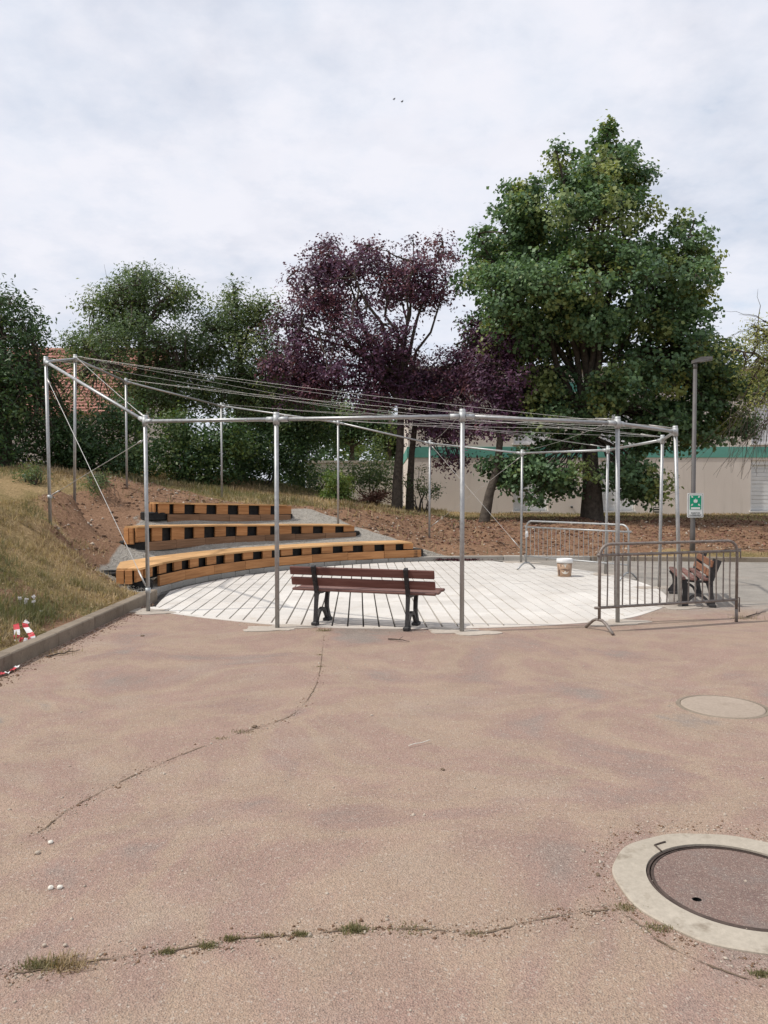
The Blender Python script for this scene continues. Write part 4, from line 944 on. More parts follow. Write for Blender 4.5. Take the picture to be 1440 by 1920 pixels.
seating('middle curved tier with a brown riser in the gravel', R2, aL2, aR2, 7, (at(0, 1033, d2l).z, at(0, 1011, d2r).z), .165, (at(0, 986, d2l).z, at(0, 984, d2r).z), .62, .05, 258, 660, 10, M['wood2'], False,
        [(arc(aL2 + .2, R2 + .3).x, arc(aL2 + .2, R2 + .3).y, at(0, 1033, d2l).z + .0, .26, 1), (arc(aR2 + .5, R2 + .3).x, arc(aR2 + .5, R2 + .3).y, at(0, 1011, d2r).z, .29, 1)])
aL3, aR3 = ang_of(315, R3), ang_of(545, R3)
d3l = arc(aL3, R3).y; d3r = arc(aR3, R3).y
seating('topmost and shortest tier at the head of the gravel slope', R3, aL3, aR3, 4, (at(0, 978, d3l).z, at(0, 978, d3r).z), .165, (at(0, 941.5, d3l).z, at(0, 946.5, d3r).z), .6, .05, 297, 538, 6, M['wood2'], False,
        [(arc(aL3 + .7, R3 + .32).x, arc(aL3 + .7, R3 + .32).y, at(0, 976, d3l).z, .29, 1), (arc(aR3 + .6, R3 + .3).x, arc(aR3 + .6, R3 + .3).y, at(0, 978, d3r).z, .28, 1)])

#SECTION_FRAME
# ------------------------------------------------------------------ steel frame of fourteen posts
posts = [  # base px, base py, top px, top py, depth
    (278, 1147, 272, 780, None), (520, 1178, 518, 775, None), (866, 1185, 867, 769, None), (1158, 1168, 1158, 783, None), (1275, 1138, 1266, 800, None),
    (1236, 1102, 1242, 817, None), (1135, 1077, 1140, 837, None), (977, 1055, 979, 844, None), (805, 1012, 806, 826, 19.4), (634, 980, 634, 787, 19.2),
    (416, 936, 415, 756, 20.6), (238, 912, 236, 710, 18.2), (140, 917, 141, 666, 14.6), (94, 968, 86, 670, 12.4)]
ft = thing('steel_post_frame', (.2, 13.5, 0), 'ring of galvanised posts with top rails and tension cables over the terrace', 'post frame')
T = []; B = []
for (bx0, by0, tx0, ty0, dd) in posts:
    b_ = gnd(bx0, by0) if dd is None else Vector(at(bx0, by0, dd)); t_ = Vector(at(tx0, ty0, b_.y)); T.append(t_); B.append(b_)
    q = MB(); low = b_ - (t_ - b_).normalized() * (.12 if dd is None else .5)
    q.tube([low, t_], .0265, 12); po = part('post', q, M['galv'], ft)
    q = MB(); dv = (t_ - b_).normalized()
    q.tube([t_ - dv * .13, t_ - dv * .02], .037, 12); q.tube([t_ - dv * .05, t_ + dv * .012], .034, 12); part('clamp', q, M['galvd'], po)
    if dd is None:
        q = MB(); pts = []; m = 36; ph = random.random() * 6
        for k in range(m):
            a_ = 2 * math.pi * k / m; rr = .24 + .07 * math.sin(2 * a_ + ph) + .04 * math.sin(5 * a_ + ph) + random.uniform(-.02, .02); pts.append((b_.x + rr * 1.45 * math.cos(a_), b_.y + rr * .9 * math.sin(a_)))
        q.prism(pts, -.03, .0085); part('cement_footing', q, M['cement'], ft)
NP = len(T)
for i in range(NP):
    a_ = T[i] - Vector((0, 0, .07)); b_ = T[(i + 1) % NP] - Vector((0, 0, .07)); d = (b_ - a_).normalized()
    q = MB(); q.tube([a_ + d * .03, b_ - d * .03], .0235, 10); bm_ = part('rail', q, M['galv'], ft)
    q = MB(); q.tube([a_ + d * .03, a_ + d * .14], .032, 10); part('rail_socket', q, M['galvd'], bm_); q = MB(); q.tube([b_ - d * .14, b_ - d * .03], .032, 10); part('rail_socket', q, M['galvd'], bm_)
def cable(a_, b_, r=.0042, sag=.012, loops=True):
    a_ = Vector(a_); b_ = Vector(b_); L = (b_ - a_).length; n_ = 10
    q = MB(); q.tube([a_.lerp(b_, i / n_) - Vector((0, 0, sag * L * math.sin(math.pi * i / n_) * .5)) for i in range(n_ + 1)], r, 5, caps=False)
    if loops:
        d = (b_ - a_).normalized(); q.tube([b_ - d * .35, b_ - d * .1], r * 2.6, 6); q.tube([a_ + d * .1, a_ + d * .2], r * 3, 6)
    part('cable', q, M['cable'], ft)
up = lambda i, dz=-.02: T[i - 1] + Vector((0, 0, dz))
for a_, b_ in ((13, 7), (13, 6), (13, 5), (12, 6), (12, 5), (11, 5), (11, 4), (10, 4), (10, 5), (14, 7), (3, 6), (2, 6), (4, 8), (3, 9)): cable(up(a_), up(b_), .0025)
cable(up(13), up(1), .005, .004); cable(up(14, -.3), B[0] + Vector((0, 0, .28)), .005, .0); cable(up(1, -.3), B[13] + Vector((0, 0, .32)), .0045, .0)
cable(up(8, -.12), B[8] + Vector((0, 0, .3)), .0045, .0); cable(up(9, -.08), B[7] + Vector((0, 0, .3)), .0045, .0)
q = MB(); q.tube([B[0] + Vector((0, 0, .25)), B[0] + Vector((0, 0, .32))], .037, 12); q.tube([B[13] + Vector((0, 0, .28)), B[13] + Vector((0, 0, .34))], .037, 12); part('cable_collar', q, M['galvd'], ft)

#SECTION_OBJECTS
# ------------------------------------------------------------------ benches
def bar(mb, pts, w, th, mi=0):
    """flat iron bar: profile path in the local y-z plane, th in plane (per point), w across x"""
    k = len(pts); P = [Vector((0, p[0], p[1])) for p in pts]; vs = []
    for i in range(k):
        t = (P[min(i + 1, k - 1)] - P[max(i - 1, 0)]).normalized(); nrm = Vector((0, -t.z, t.y)); h = (th[i] if isinstance(th, (list, tuple)) else th) / 2
        vs += [P[i] + nrm * h + Vector((-w / 2, 0, 0)), P[i] + nrm * h + Vector((w / 2, 0, 0)), P[i] - nrm * h + Vector((w / 2, 0, 0)), P[i] - nrm * h + Vector((-w / 2, 0, 0))]
    fs = [(0, 1, 2, 3), (4 * k - 1, 4 * k - 2, 4 * k - 3, 4 * k - 4)]
    for i in range(k - 1):
        b_ = 4 * i; fs += [(b_ + j, b_ + 4 + j, b_ + 4 + (j + 1) % 4, b_ + (j + 1) % 4) for j in range(4)]
    return mb.add(vs, fs, mi)
def crv(P, k=5): return [tuple(v) for v in catmull([(p[0], p[1]) for p in P], k)]
def make_bench(label, backmat, seatmat, sup=.57, LN=1.79, fat=1.0, nseat=4):
    """local axes: x along the bench, -y is the back, seat faces +y; origin on the ground under the back feet"""
    t = thing('park_bench', (0, 0, 0), label, 'bench', 'cast iron and wood benches')
    hl = .90
    for sx in (-sup, sup):
        q = MB(); X = Matrix.Translation((sx, 0, 0)); r_ = MB()
        r = crv([(0, .02), (.012, .12), (.03, .26), (.045, .38), (.03, .47), (-.01, .58), (-.06, .72)]); bar(r_, r, .042, [fat * (.05 - .018 * math.sin(math.pi * min(i / 14, 1)) + .012 * (i > 16)) for i in range(len(r))])
        f = crv([(.42, .02), (.395, .09), (.37, .18), (.375, .28), (.405, .38), (.43, .415)]); bar(r_, f, .045, [fat * (.10 - .055 * min(i / 9, 1) + .01 * (i > 18)) for i in range(len(f))])
        bar(r_, crv([(.045, .40), (.2, .385), (.43, .405)]), .042, .035)
        bar(r_, crv([(.035, .30), (.07, .36), (.14, .39)], 4), .03, .025)
        cr = crv([(.05, .03), (.09, .12), (.17, .175), (.26, .165), (.33, .10), (.375, .03)]); bar(r_, cr, .036, .04)
        r_.box((0, .0, .025), (.075, .10, .05), bev=.012); r_.box((0, .40, .022), (.085, .14, .044), bev=.012)
        r_.v = [tuple(X @ Vector(v)) for v in r_.v]; part('side_frame', r_, M['iron'], t)
    def slat(name, y0, z0, dy, dz, tilt, mat, ln, x0=0.0):
        q = MB(); q.box((0, 0, 0), (ln, dy, dz), bev=.008); me = q.mesh(name); me.materials.append(mat); o = bpy.data.objects.new(name, me); C.objects.link(o); o.parent = t
        o.location = (x0, y0, z0); o.rotation_euler = (tilt, 0, 0); return o
    yo = .016 + .022 * fat; slat('back_slat', -.040 + yo, .655, .03, .10, R(11), backmat, LN); slat('back_slat', .006 + yo, .525, .03, .10, R(14), backmat, LN)
    for i, yy in enumerate((.095, .205, .315, .425) if nseat == 4 else (.11, .265, .42)): slat('seat_slat', yy, .425 + (.008 if i == nseat - 1 else 0), .09, .032 if nseat == 4 else .045, R(2), seatmat, LN, .015 * (i % 2) * (nseat == 4))
    q = MB()
    for sx in (-sup, sup):
        for yy, zz_ in ((-.04 - .026 * fat, .655), (.006 - .026 * fat, .525)): q.tube([(sx, yy, zz_), (sx, yy - .012, zz_ - .003)], .012, 8)
    part('bolts', q, M['iron'], t)
    return t
bch = make_bench('maroon wooden bench with black iron legs seen from behind at the front of the terrace', M['maroon'], M['slat'])
pr0 = gnd(590, 1173); pr1 = gnd(764, 1183); ax_ = (pr1 - pr0); mid = (pr0 + pr1) / 2
bch.location = mid; bch.rotation_euler = (0, 0, math.atan2(ax_.y, ax_.x))
b2_ = make_bench('worn brown bench seen from its end behind the rusty barrier at right', M['brown'], M['slat'], .70, 1.5, 1.9, 3)
dv = Vector((.27, 1.0, 0)).normalized(); nr = gnd(1336, 1139)
b2_.location = nr + dv * .70; b2_.rotation_euler = (0, 0, math.atan2(dv.y, dv.x)); b2_.scale = (1, .95, .92)

# ------------------------------------------------------------------ crowd barriers
def barrier(label, p0, p1, n_, matm, feet, hook_right, thin=.007):
    p0 = Vector(p0); p1 = Vector(p1); L = (p1 - p0).length; X = (p1 - p0).normalized(); Y = Vector((-X.y, X.x, 0)); Z = Vector((0, 0, 1))
    t = thing('crowd_barrier', (p0 + p1) / 2, label, 'barrier', 'crowd control barriers'); P = lambda u, z_, y_=0: p0 + X * u + Z * z_ + Y * y_
    ht = 1.0; r = .0175; rr = .14
    pth = [P(0, .14)] + [P(0, ht - rr)] + [P(rr - rr * math.cos(a_), ht - rr + rr * math.sin(a_)) for a_ in np.linspace(.2, math.pi / 2, 6)]
    pth += [P(L - rr + rr * math.sin(a_), ht - rr + rr * math.cos(a_)) for a_ in np.linspace(0, math.pi / 2 - .2, 6)] + [P(L, ht - rr), P(L, .14)]
    q = MB(); q.tube(pth, r, 10); part('frame_tube', q, matm, t)
    for z_, e0, e1 in ((ht - .125, .035, .05), (.275, .06, .0)):
        q = MB(); q.tube([P(-e0, z_), P(L + e1, z_)], .0165, 8); part('rail', q, matm, t)
    for i in range(1, n_ + 1):
        u = L * i / (n_ + 1); b_ = random.gauss(0, .004); q = MB(); q.tube([P(u, .275), P(u + b_, .57, random.gauss(0, .003)), P(u, ht - .125)], thin, 6, caps=False); part('bar', q, matm, t)
    for u, has in zip((0, L), feet):
        if has:
            q = MB(); hw = .26
            q.tube([P(u, .012, -hw), P(u, .055, -hw + .06), P(u, .11, -hw + .14), P(u, .135, -.06), P(u, .135, .06), P(u, .11, hw - .14), P(u, .055, hw - .06), P(u, .012, hw)], .0175, 8); part('foot', q, matm, t)
        else:
            q = MB(); q.tube([P(u, .16), P(u, .0)], .021, 8); part('foot', q, matm, t)
    q = MB(); u = L + .045 if hook_right else -.03
    q.tube([P(u - .03, .3), P(u, .3), P(u, .12)], .008, 6); q.tube([P(u - .04, .9), P(u + .01, .9), P(u + .01, .78)], .008, 6); part('hook', q, matm, t)
    return t
l0 = (gnd(1098, 1179) + gnd(1150, 1190)) / 2; r0 = gnd(1380.5, 1166)
barrier('rusty dark steel crowd barrier in front of the second bench', l0, r0, 18, M['rusty'], (True, False), True, .0085)
l1 = (gnd(971, 1069) + gnd(1002, 1066)) / 2; r1 = (gnd(1166, 1088) + gnd(1190, 1088)) / 2
br2 = barrier('silver galvanised crowd barrier at the back of the terrace behind the bucket', l1, r1, 21, M['galv'], (True, True), False, .0055)
q = MB(); a_ = l1 + Vector((-.02, -.03, .78)); q.add([a_, a_ + Vector((.05, 0, .0)), a_ + Vector((.055, .01, -.1)), a_ + Vector((-.01, .0, -.13)), a_ + Vector((-.015, -.02, -.05))], [(0, 1, 2, 3, 4)])
q.box(a_ + Vector((.02, .01, -.03)), (.04, .02, .09)); part('tag', q, M['tapew'], br2)

# ------------------------------------------------------------------ bucket
bp_ = gnd(1058.5, 1081); bk_ = thing('paint_bucket', bp_, 'white lidded plastic bucket with a tan printed label standing on the paving', 'bucket')
def face_patch(q, pts, rad_z, mi=0):
    """flat print wrapped on the bucket: pts (angle deg, z)"""
    vs = [bp_ + Vector((rad_z(z_) * math.cos(R(a_)), rad_z(z_) * math.sin(R(a_)), z_)) for a_, z_ in pts]; q.add(vs, [list(range(len(vs)))], mi)
rz = lambda z_: .122 + .02 * z_ / .3
q = MB(); q.lathe([(.0, .0), (.112, .0), (.122, .012), (.142, .275), (.0, .275)], bp_, 40); part('body', q, M['bucketb'], bk_)
q = MB(); q.lathe([(.144, .262), (.152, .262), (.154, .30), (.150, .335), (.146, .342), (.134, .34), (.13, .332), (.0, .332)], bp_, 40); part('lid', q, M['bucketw'], bk_)
q = MB()
def disc(ac, zc, rx, rz_, lo=-180, hi=180, k=20, off=.0015):
    pts = [(ac + rx * math.cos(R(lo + (hi - lo) * i / k)), zc + rz_ * math.sin(R(lo + (hi - lo) * i / k))) for i in range(k + 1)]
    ctr_ = (ac, zc); vs = [bp_ + Vector(((rz(z_) + off) * math.cos(R(a_)), (rz(z_) + off) * math.sin(R(a_)), z_)) for a_, z_ in [ctr_] + pts]; q.add(vs, [(0, i + 1, i + 2) for i in range(k)])
disc(262, .178, 34, .068, 8, 172); disc(262, .12, 30, .062, 188, 352)
part('label', q, M['label'], bk_)
q = MB(); disc(250, .149, 26, .008, off=.003); disc(280, .134, 26, .007, off=.003); disc(205, .14, 13, .12, off=.0008); disc(228, .215, 4, .03, off=.002); part('print', q, M['bucketd'], bk_)

# ------------------------------------------------------------------ lamp and sign
lb = Vector(at(1298, 1034, 18.45)); lt = Vector(at(1303.5, 690, 18.45)); lp = thing('street_lamp', lb, 'tall grey street lamp carrying the green sign near the right edge', 'street lamp')
q = MB(); q.tube([lb - Vector((0, 0, .3)), lb.lerp(lt, .12), lb.lerp(lt, .14), lt], [.064, .062, .056, .045], 14); part('pole', q, M['lamp'], lp)
q = MB(); q.tube([lt - Vector((0, 0, .02)), lt + Vector((0, 0, .14))], [.05, .043], 12); part('spigot', q, M['lamp'], lp)
q = MB(); hx = lt + Vector((.15, 0, .2))
q.add([(hx.x - .21, hx.y - .09, hx.z - .09), (hx.x - .21, hx.y + .09, hx.z - .09), (hx.x + .21, hx.y - .13, hx.z - .01), (hx.x + .21, hx.y + .13, hx.z - .01),
       (hx.x - .21, hx.y - .08, hx.z - .015), (hx.x - .21, hx.y + .08, hx.z - .015), (hx.x - .05, hx.y - .10, hx.z + .05), (hx.x - .05, hx.y + .10, hx.z + .05), (hx.x + .21, hx.y - .12, hx.z + .055), (hx.x + .21, hx.y + .12, hx.z + .055)],
      [(0, 1, 3, 2), (0, 4, 5, 1), (4, 6, 7, 5), (6, 8, 9, 7), (2, 3, 9, 8), (0, 2, 8, 6, 4), (1, 5, 7, 9, 3)])
hd = part('head', q, M['lamp'], lp)
q = MB(); q.box((hx.x + .08, hx.y, hx.z - .045), (.28, .18, .012), Matrix.Rotation(R(-9), 4, 'Y').to_3x3()); part('lens', q, M['glass'], hd)
SD = 18.33; sc_ = SD / F
s0 = Vector(at(1304, 947.5, SD)); sw, sh = 30.5 * sc_, 46 * sc_
sg = thing('assembly_point_sign', s0, 'small green and white assembly point sign fixed to the street lamp', 'sign')
def rrect(w, h, r, k=5):
    pts = []
    for cx_, cz_, a0_ in ((w / 2 - r, h / 2 - r, 0), (-w / 2 + r, h / 2 - r, 90), (-w / 2 + r, -h / 2 + r, 180), (w / 2 - r, -h / 2 + r, 270)):
        for i in range(k + 1): a_ = R(a0_ + 90 * i / k); pts.append((cx_ + r * math.cos(a_), cz_ + r * math.sin(a_)))
    return pts
def flat(q, pts, y0, y1=None, c=(0, 0), mi=0):
    y1 = y0 + .002 if y1 is None else y1; m = len(pts)
    vs = [s0 + Vector((p[0] + c[0], y0, p[1] + c[1])) for p in pts] + [s0 + Vector((p[0] + c[0], y1, p[1] + c[1])) for p in pts]
    q.add(vs, [list(range(m)), list(range(m, 2 * m))[::-1]] + [(i, i + m, (i + 1) % m + m, (i + 1) % m) for i in range(m)], mi)
q = MB(); flat(q, rrect(sw, sh, .03), 0, .018); part('panel', q, M['swhite'], sg)
q = MB(); o1 = rrect(sw - .035, sh - .035, .02); i1 = rrect(sw - .05, sh - .05, .015); m = len(o1)
vs = [s0 + Vector((p[0], -.003, p[1])) for p in o1 + i1]; q.add(vs, [(i, (i + 1) % m, m + (i + 1) % m, m + i) for i in range(m)]); part('border', q, M['sdark'], sg)
gw, gh = 21.5 * sc_, 26.5 * sc_; gc = (0, sh / 2 - .055 - gh / 2)
q = MB(); flat(q, rrect(gw, gh, .004), -.004, -.001, gc); part('green_field', q, M['sgreen'], sg)
q = MB(); u_ = gw / 2
for sx, sz in ((-1, 1), (1, 1), (-1, -1), (1, -1)):          # four arrows pointing to the middle
    cc = (gc[0] + sx * u_ * .62, gc[1] + gh * .12 + sz * gh * .29); dx_, dz_ = -sx * .7071, -sz * .7071
    P2 = lambda a_, b_: (dx_ * a_ - dz_ * b_, dz_ * a_ + dx_ * b_); k = .036
    for pl_ in ([P2(-k, -.008), P2(.0, -.008), P2(.0, .008), P2(-k, .008)], [P2(-.004, -k * .75), P2(k, 0), P2(-.004, k * .75)]):
        ar = sum(pl_[i][0] * pl_[(i + 1) % len(pl_)][1] - pl_[(i + 1) % len(pl_)][0] * pl_[i][1] for i in range(len(pl_)))
        flat(q, pl_ if ar > 0 else pl_[::-1], -.007, -.005, cc)
for dx_, dz_, s_1 in ((0, .008, 1.0), (-.032, -.004, .85), (.032, -.004, .85), (-.016, -.018, .9), (.016, -.018, .9)):       # group of people
    cc = (gc[0] + dx_, gc[1] + gh * .12 + dz_)
    flat(q, [(.0095 * s_1 * math.cos(2 * math.pi * i / 10), .034 * s_1 + .0095 * s_1 * math.sin(2 * math.pi * i / 10)) for i in range(10)], -.007 - abs(dx_) * .02, -.005, cc)
    flat(q, [(-.014 * s_1, -.03), (.014 * s_1, -.03), (.017 * s_1, .016), (.008 * s_1, .023 * s_1), (-.008 * s_1, .023 * s_1), (-.017 * s_1, .016)], -.007 - abs(dx_) * .02, -.005, cc)
flat(q, rrect(gw * .8, gh * .13, .003), -.007, -.005, (gc[0], gc[1] - gh * .405)); part('pictogram', q, M['swhite'], sg)
def text_part(txt, size, c, parent, mat, name='lettering'):
    cu = bpy.data.curves.new('txt', 'FONT'); cu.body = txt; cu.size = size; cu.align_x = 'CENTER'; cu.align_y = 'CENTER'; cu.extrude = .0008; cu.offset = .0012
    to = bpy.data.objects.new('txt', cu); C.objects.link(to); bpy.context.view_layer.update()
    me = bpy.data.meshes.new_from_object(to.evaluated_get(bpy.context.evaluated_depsgraph_get())); bpy.data.objects.remove(to); bpy.data.curves.remove(cu)
    me.transform(Matrix.Rotation(R(90), 4, 'X')); me.materials.clear(); o = obj(name, me, mat, parent); o.location = Vector((c[0], -.005, c[1])); return o
zt_ = -sh / 2
text_part('POINT DE', .046, (0, zt_ + .105), sg, M['sdark']); text_part('RASSEMBLEMENT', .037, (0, zt_ + .055), sg, M['sdark'])
q = MB(); q.tube([s0 + Vector((-.02, .02, .12)), s0 + Vector((-.02, .06, .12))], .03, 8); q.tube([s0 + Vector((-.02, .02, -.15)), s0 + Vector((-.02, .06, -.15))], .03, 8); part('bracket', q, M['galvd'], sg)

# ------------------------------------------------------------------ manholes
def ring(q, c, r0_, r1_, z0_, z1_, n_=72, wob=0.0, ph=0.0, mi=0):
    rad = lambda r__, a_: r__ + wob * (math.sin(2 * a_ + ph) + .6 * math.sin(3 * a_ + 1.3 * ph) + .25 * math.sin(11 * a_ + ph))
    vs = []
    for k in range(n_):
        a_ = 2 * math.pi * k / n_; ro = rad(r1_, a_)
        for rr_, zz_ in ((r0_, z0_), (r0_, z1_), (ro - .006, z1_), (ro, z1_ - .004), (ro, z0_)): vs.append((c[0] + rr_ * math.cos(a_), c[1] + rr_ * math.sin(a_), zz_))
    fs = []
    for k in range(n_):
        b_ = 5 * k; e_ = 5 * ((k + 1) % n_)
        for j in range(4): fs.append((b_ + j, b_ + j + 1, e_ + j + 1, e_ + j))
    q.add(vs, fs, mi)
mc = (1.435, 3.10); mh = thing('manhole', (mc[0], mc[1], 0), 'large round manhole with a pale concrete collar in the near right corner', 'manhole', 'manholes in the asphalt')
q = MB(); ring(q, mc, .352, .483, -.05, .010, 96, .016, .8); part('collar', q, M['collar'], mh)
q = MB(); ring(q, mc, .338, .349, -.05, .006); part('cast_frame', q, M['castring'], mh)
q = MB(); ring(q, mc, .323, .333, -.05, .007); ld = part('lid_rim', q, M['castring'], mh)
hole = (1.226, 2.99)
n_ = 72; o_ = [Vector((mc[0] + .3235 * math.cos(2 * math.pi * k / n_), mc[1] + .3235 * math.sin(2 * math.pi * k / n_), .003)) for k in range(n_)]
h_ = [Vector((hole[0] + .019 * math.cos(2 * math.pi * k / 16), hole[1] + .016 * math.sin(2 * math.pi * k / 16), .003)) for k in range(16)]
q = MB(); q.add(o_ + h_, [t_ for t_ in geometry.tessellate_polygon([o_, h_])]); li = part('lid_infill', q, M['lid'], mh)
for f in li.data.polygons:
    if f.normal.z < 0: f.flip()
q = MB(); ring(q, hole, .0185, .021, -.04, .002, 16); q.prism([(hole[0] + .02 * math.cos(k), hole[1] + .02 * math.sin(k)) for k in np.linspace(0, 5.9, 12)], -.05, -.03, 1); part('lifting_hole', q, [M['black'], M['black']], mh)
q = MB(); q.prism([(mc[0] + .35 * math.cos(k), mc[1] + .35 * math.sin(k)) for k in np.linspace(0, 6.2, 48)], -.06, -.035); part('gap_floor', q, M['black'], mh)
q = MB(); a_ = R(118); q.tube([(mc[0] + .40 * math.cos(a_ + u), mc[1] + .40 * math.sin(a_ + u), .013) for u in (-.08, 0, .09)] + [(mc[0] + .345 * math.cos(a_ + .16), mc[1] + .345 * math.sin(a_ + .16), .012)], .004, 5); part('keyway', q, M['castring'], mh)
mc2 = (2.52, 5.72); m2 = thing('manhole', (mc2[0], mc2[1], 0), 'pale plain manhole disc in the asphalt further back at right', 'manhole', 'manholes in the asphalt')
q = MB(); ring(q, mc2, .296, .325, -.04, .004, 72, .004, 2.0); part('cast_frame', q, M['kerb'], m2)
q = MB(); q.lathe([(0, .006), (.285, .006), (.292, .003), (.292, -.03)], (mc2[0], mc2[1], 0), 64, smooth=False); part('lid', q, M['discl'], m2)
q = MB(); q.prism([(mc2[0] + .304 * math.cos(k), mc2[1] + .304 * math.sin(k)) for k in np.linspace(0, 6.2, 48)], -.05, -.02); part('gap_floor', q, M['crack'], m2)

# ------------------------------------------------------------------ cracks, weeds, litter
def crack_strip(pix, wid, name, label, dens=14):
    P = [gnd(*p) for p in pix]; pts = catmull([(p.x, p.y) for p in P], dens); q = MB(); vs = []
    for i, p in enumerate(pts):
        t_ = (pts[min(i + 1, len(pts) - 1)] - pts[max(i - 1, 0)]).normalized(); nn = Vector((-t_.y, t_.x)); p = p + nn * random.gauss(0, wid * .6)
        w = max(wid * (.55 + .6 * math.sin(i * .37 + wid * 900) + random.uniform(-.5, .5)), .0006); vs += [(p.x + nn.x * w, p.y + nn.y * w, .004), (p.x - nn.x * w, p.y - nn.y * w, .004)]
    q.add(vs, [(2 * i, 2 * i + 1, 2 * i + 3, 2 * i + 2) for i in range(len(pts) - 1)]); o = part(name, q, M['crack']); tag(o, label, kind='structure')
    for f in o.data.polygons:
        if f.normal.z < 0: f.flip()
    return pts
c1 = crack_strip([(-40, 1830), (60, 1822), (150, 1805), (300, 1787), (430, 1763), (560, 1754), (665, 1744), (790, 1743), (900, 1750), (1000, 1727), (1080, 1713), (1150, 1706)], .0036, 'crack', 'long dirt filled crack with weeds across the near asphalt')
c2 = crack_strip([(607, 1192), (601, 1250), (590, 1290), (556, 1335), (500, 1360), (440, 1378), (330, 1420), (250, 1455), (180, 1490), (120, 1525), (70, 1565)], .0032, 'crack', 'thin crack winding from the front bench across the asphalt')
crack_strip([(1165, 1712), (1200, 1735), (1240, 1768), (1330, 1812), (1440, 1850)], .004, 'crack', 'dirt filled edge along the near side of the manhole collar')
def blades(P, h, lean, tint, w=.006):
    N = len(P); az = RNG.random(N) * 6.283; ln = RNG.random(N) * lean; d_ = np.stack([np.cos(az) * np.sin(ln), np.sin(az) * np.sin(ln), np.cos(ln)], -1)
    sd_ = np.stack([-np.sin(az + RNG.normal(0, .6, N)), np.cos(az + RNG.normal(0, .6, N)), np.zeros(N)], -1) * (w * h / h.mean())[:, None]
    mid_ = P + d_ * (h * .55)[:, None]; d2_ = d_.copy(); d2_[:, 2] -= .45 * np.sin(ln) + .12; tip = mid_ + d2_ * (h * .5)[:, None]
    V_ = np.stack([P - sd_, P + sd_, mid_ + sd_ * .7, mid_ - sd_ * .7, tip], 1).reshape(-1, 3); b_ = np.arange(N) * 5
    T3 = np.stack([b_, b_ + 1, b_ + 2, b_, b_ + 2, b_ + 3, b_ + 3, b_ + 2, b_ + 4], -1).ravel()
    me = bpy.data.meshes.new('blades'); me.vertices.add(5 * N); me.vertices.foreach_set('co', V_.ravel().astype(np.float32))
    me.loops.add(9 * N); me.loops.foreach_set('vertex_index', T3.astype(np.int32)); me.polygons.add(3 * N); me.polygons.foreach_set('loop_start', np.arange(0, 9 * N, 3, dtype=np.int32)); me.update(calc_edges=True)
    ca = me.color_attributes.new('tint', 'FLOAT_COLOR', 'POINT'); ca.data.foreach_set('color', np.repeat(np.c_[tint, np.zeros(N), np.ones(N)], 5, axis=0).ravel().astype(np.float32)); return me
def tuft(px, py, wid, n_, hh, green, label, name='weed_tuft'):
    b_ = gnd(px, py); n_ = int(n_ * 1.9); hh *= .58; wid *= .95; P = np.c_[RNG.normal(0, wid, n_), RNG.normal(0, wid * .5, n_), np.zeros(n_)]
    tint = np.c_[np.clip(RNG.normal(.35, .3, n_), 0, 1), np.clip(RNG.normal(green, .2, n_), 0, 1)]
    kd = 'stuff' if wid > .08 else None; o = obj(name, blades(P, hh * RNG.uniform(.4, 1.1, n_), 1.55, tint, .0016), M['blade']); o.location = b_; tag(o, label, 'weeds', None if kd else 'weeds growing in the asphalt cracks', kd)
G_ = .72
tuft(75, 1812, .035, 160, .055, G_, 'green weed tuft at the left end of the near crack'); tuft(125, 1812, .045, 110, .10, .05, 'straw dry grass tuft near the left end of the near crack')
tuft(313, 1786, .016, 90, .035, G_, 'tiny weed tuft third from the left along the near crack'); tuft(390, 1775, .018, 110, .035, G_, 'flat weed tuft left of the pair in the near crack'); tuft(432, 1762, .015, 90, .04, G_, 'upright weed tuft right of the pair in the near crack')
tuft(502, 1756, .014, 50, .03, .5, 'sparse half dry tuft in the middle of the near crack'); tuft(565, 1753, .015, 100, .035, G_, 'compact dark weed tuft in the near crack below the bench'); tuft(664, 1744, .027, 200, .045, G_, 'widest green weed tuft in the middle of the near crack')
tuft(765, 1742, .05, 90, .022, .6, 'low mossy weed strip right of the widest tuft'); tuft(890, 1751, .02, 50, .022, .5, 'faint weed speck in the near crack before the manhole'); tuft(1175, 1702, .03, 90, .03, .6, 'mossy weeds touching the left side of the manhole collar'); tuft(1235, 1742, .03, 110, .03, .6, 'mossy weeds below the manhole collar'); tuft(1430, 1828, .02, 110, .035, .8, 'weeds at the bottom right end of the manhole collar')
tuft(608, 1183, .05, 70, .09, G_, 'leafy weed beside the left foot of the front bench'); tuft(455, 1372, .05, 80, .025, .8, 'flat weeds along the thin crack'); tuft(412, 1385, .03, 50, .02, .6, 'speck of weeds lower along the thin crack')
tuft(600, 1228, .02, 40, .02, .5, 'tiny weeds in the crack just below the bench'); tuft(600, 1250, .02, 50, .02, .6, 'tiny weeds lower in the crack below the bench')
tuft(1395, 1160, .10, 60, .13, .4, 'dry sprig by the right foot of the rusty barrier'); tuft(100, 1225, .16, 120, .10, .3, 'dry weeds along the foot of the left kerb', 'weed_tuft')

# grass on the banks
def scatter(n_, box, keep, dz=0.0):
    x = RNG.uniform(box[0], box[1], n_); y = RNG.uniform(box[2], box[3], n_)
    e_, g_ = masks(x, y); k = keep(x, y, e_, g_); x, y, e_, g_ = x[k], y[k], e_[k], g_[k]
    return np.c_[x, y, tz(x, y) + dz], e_, g_
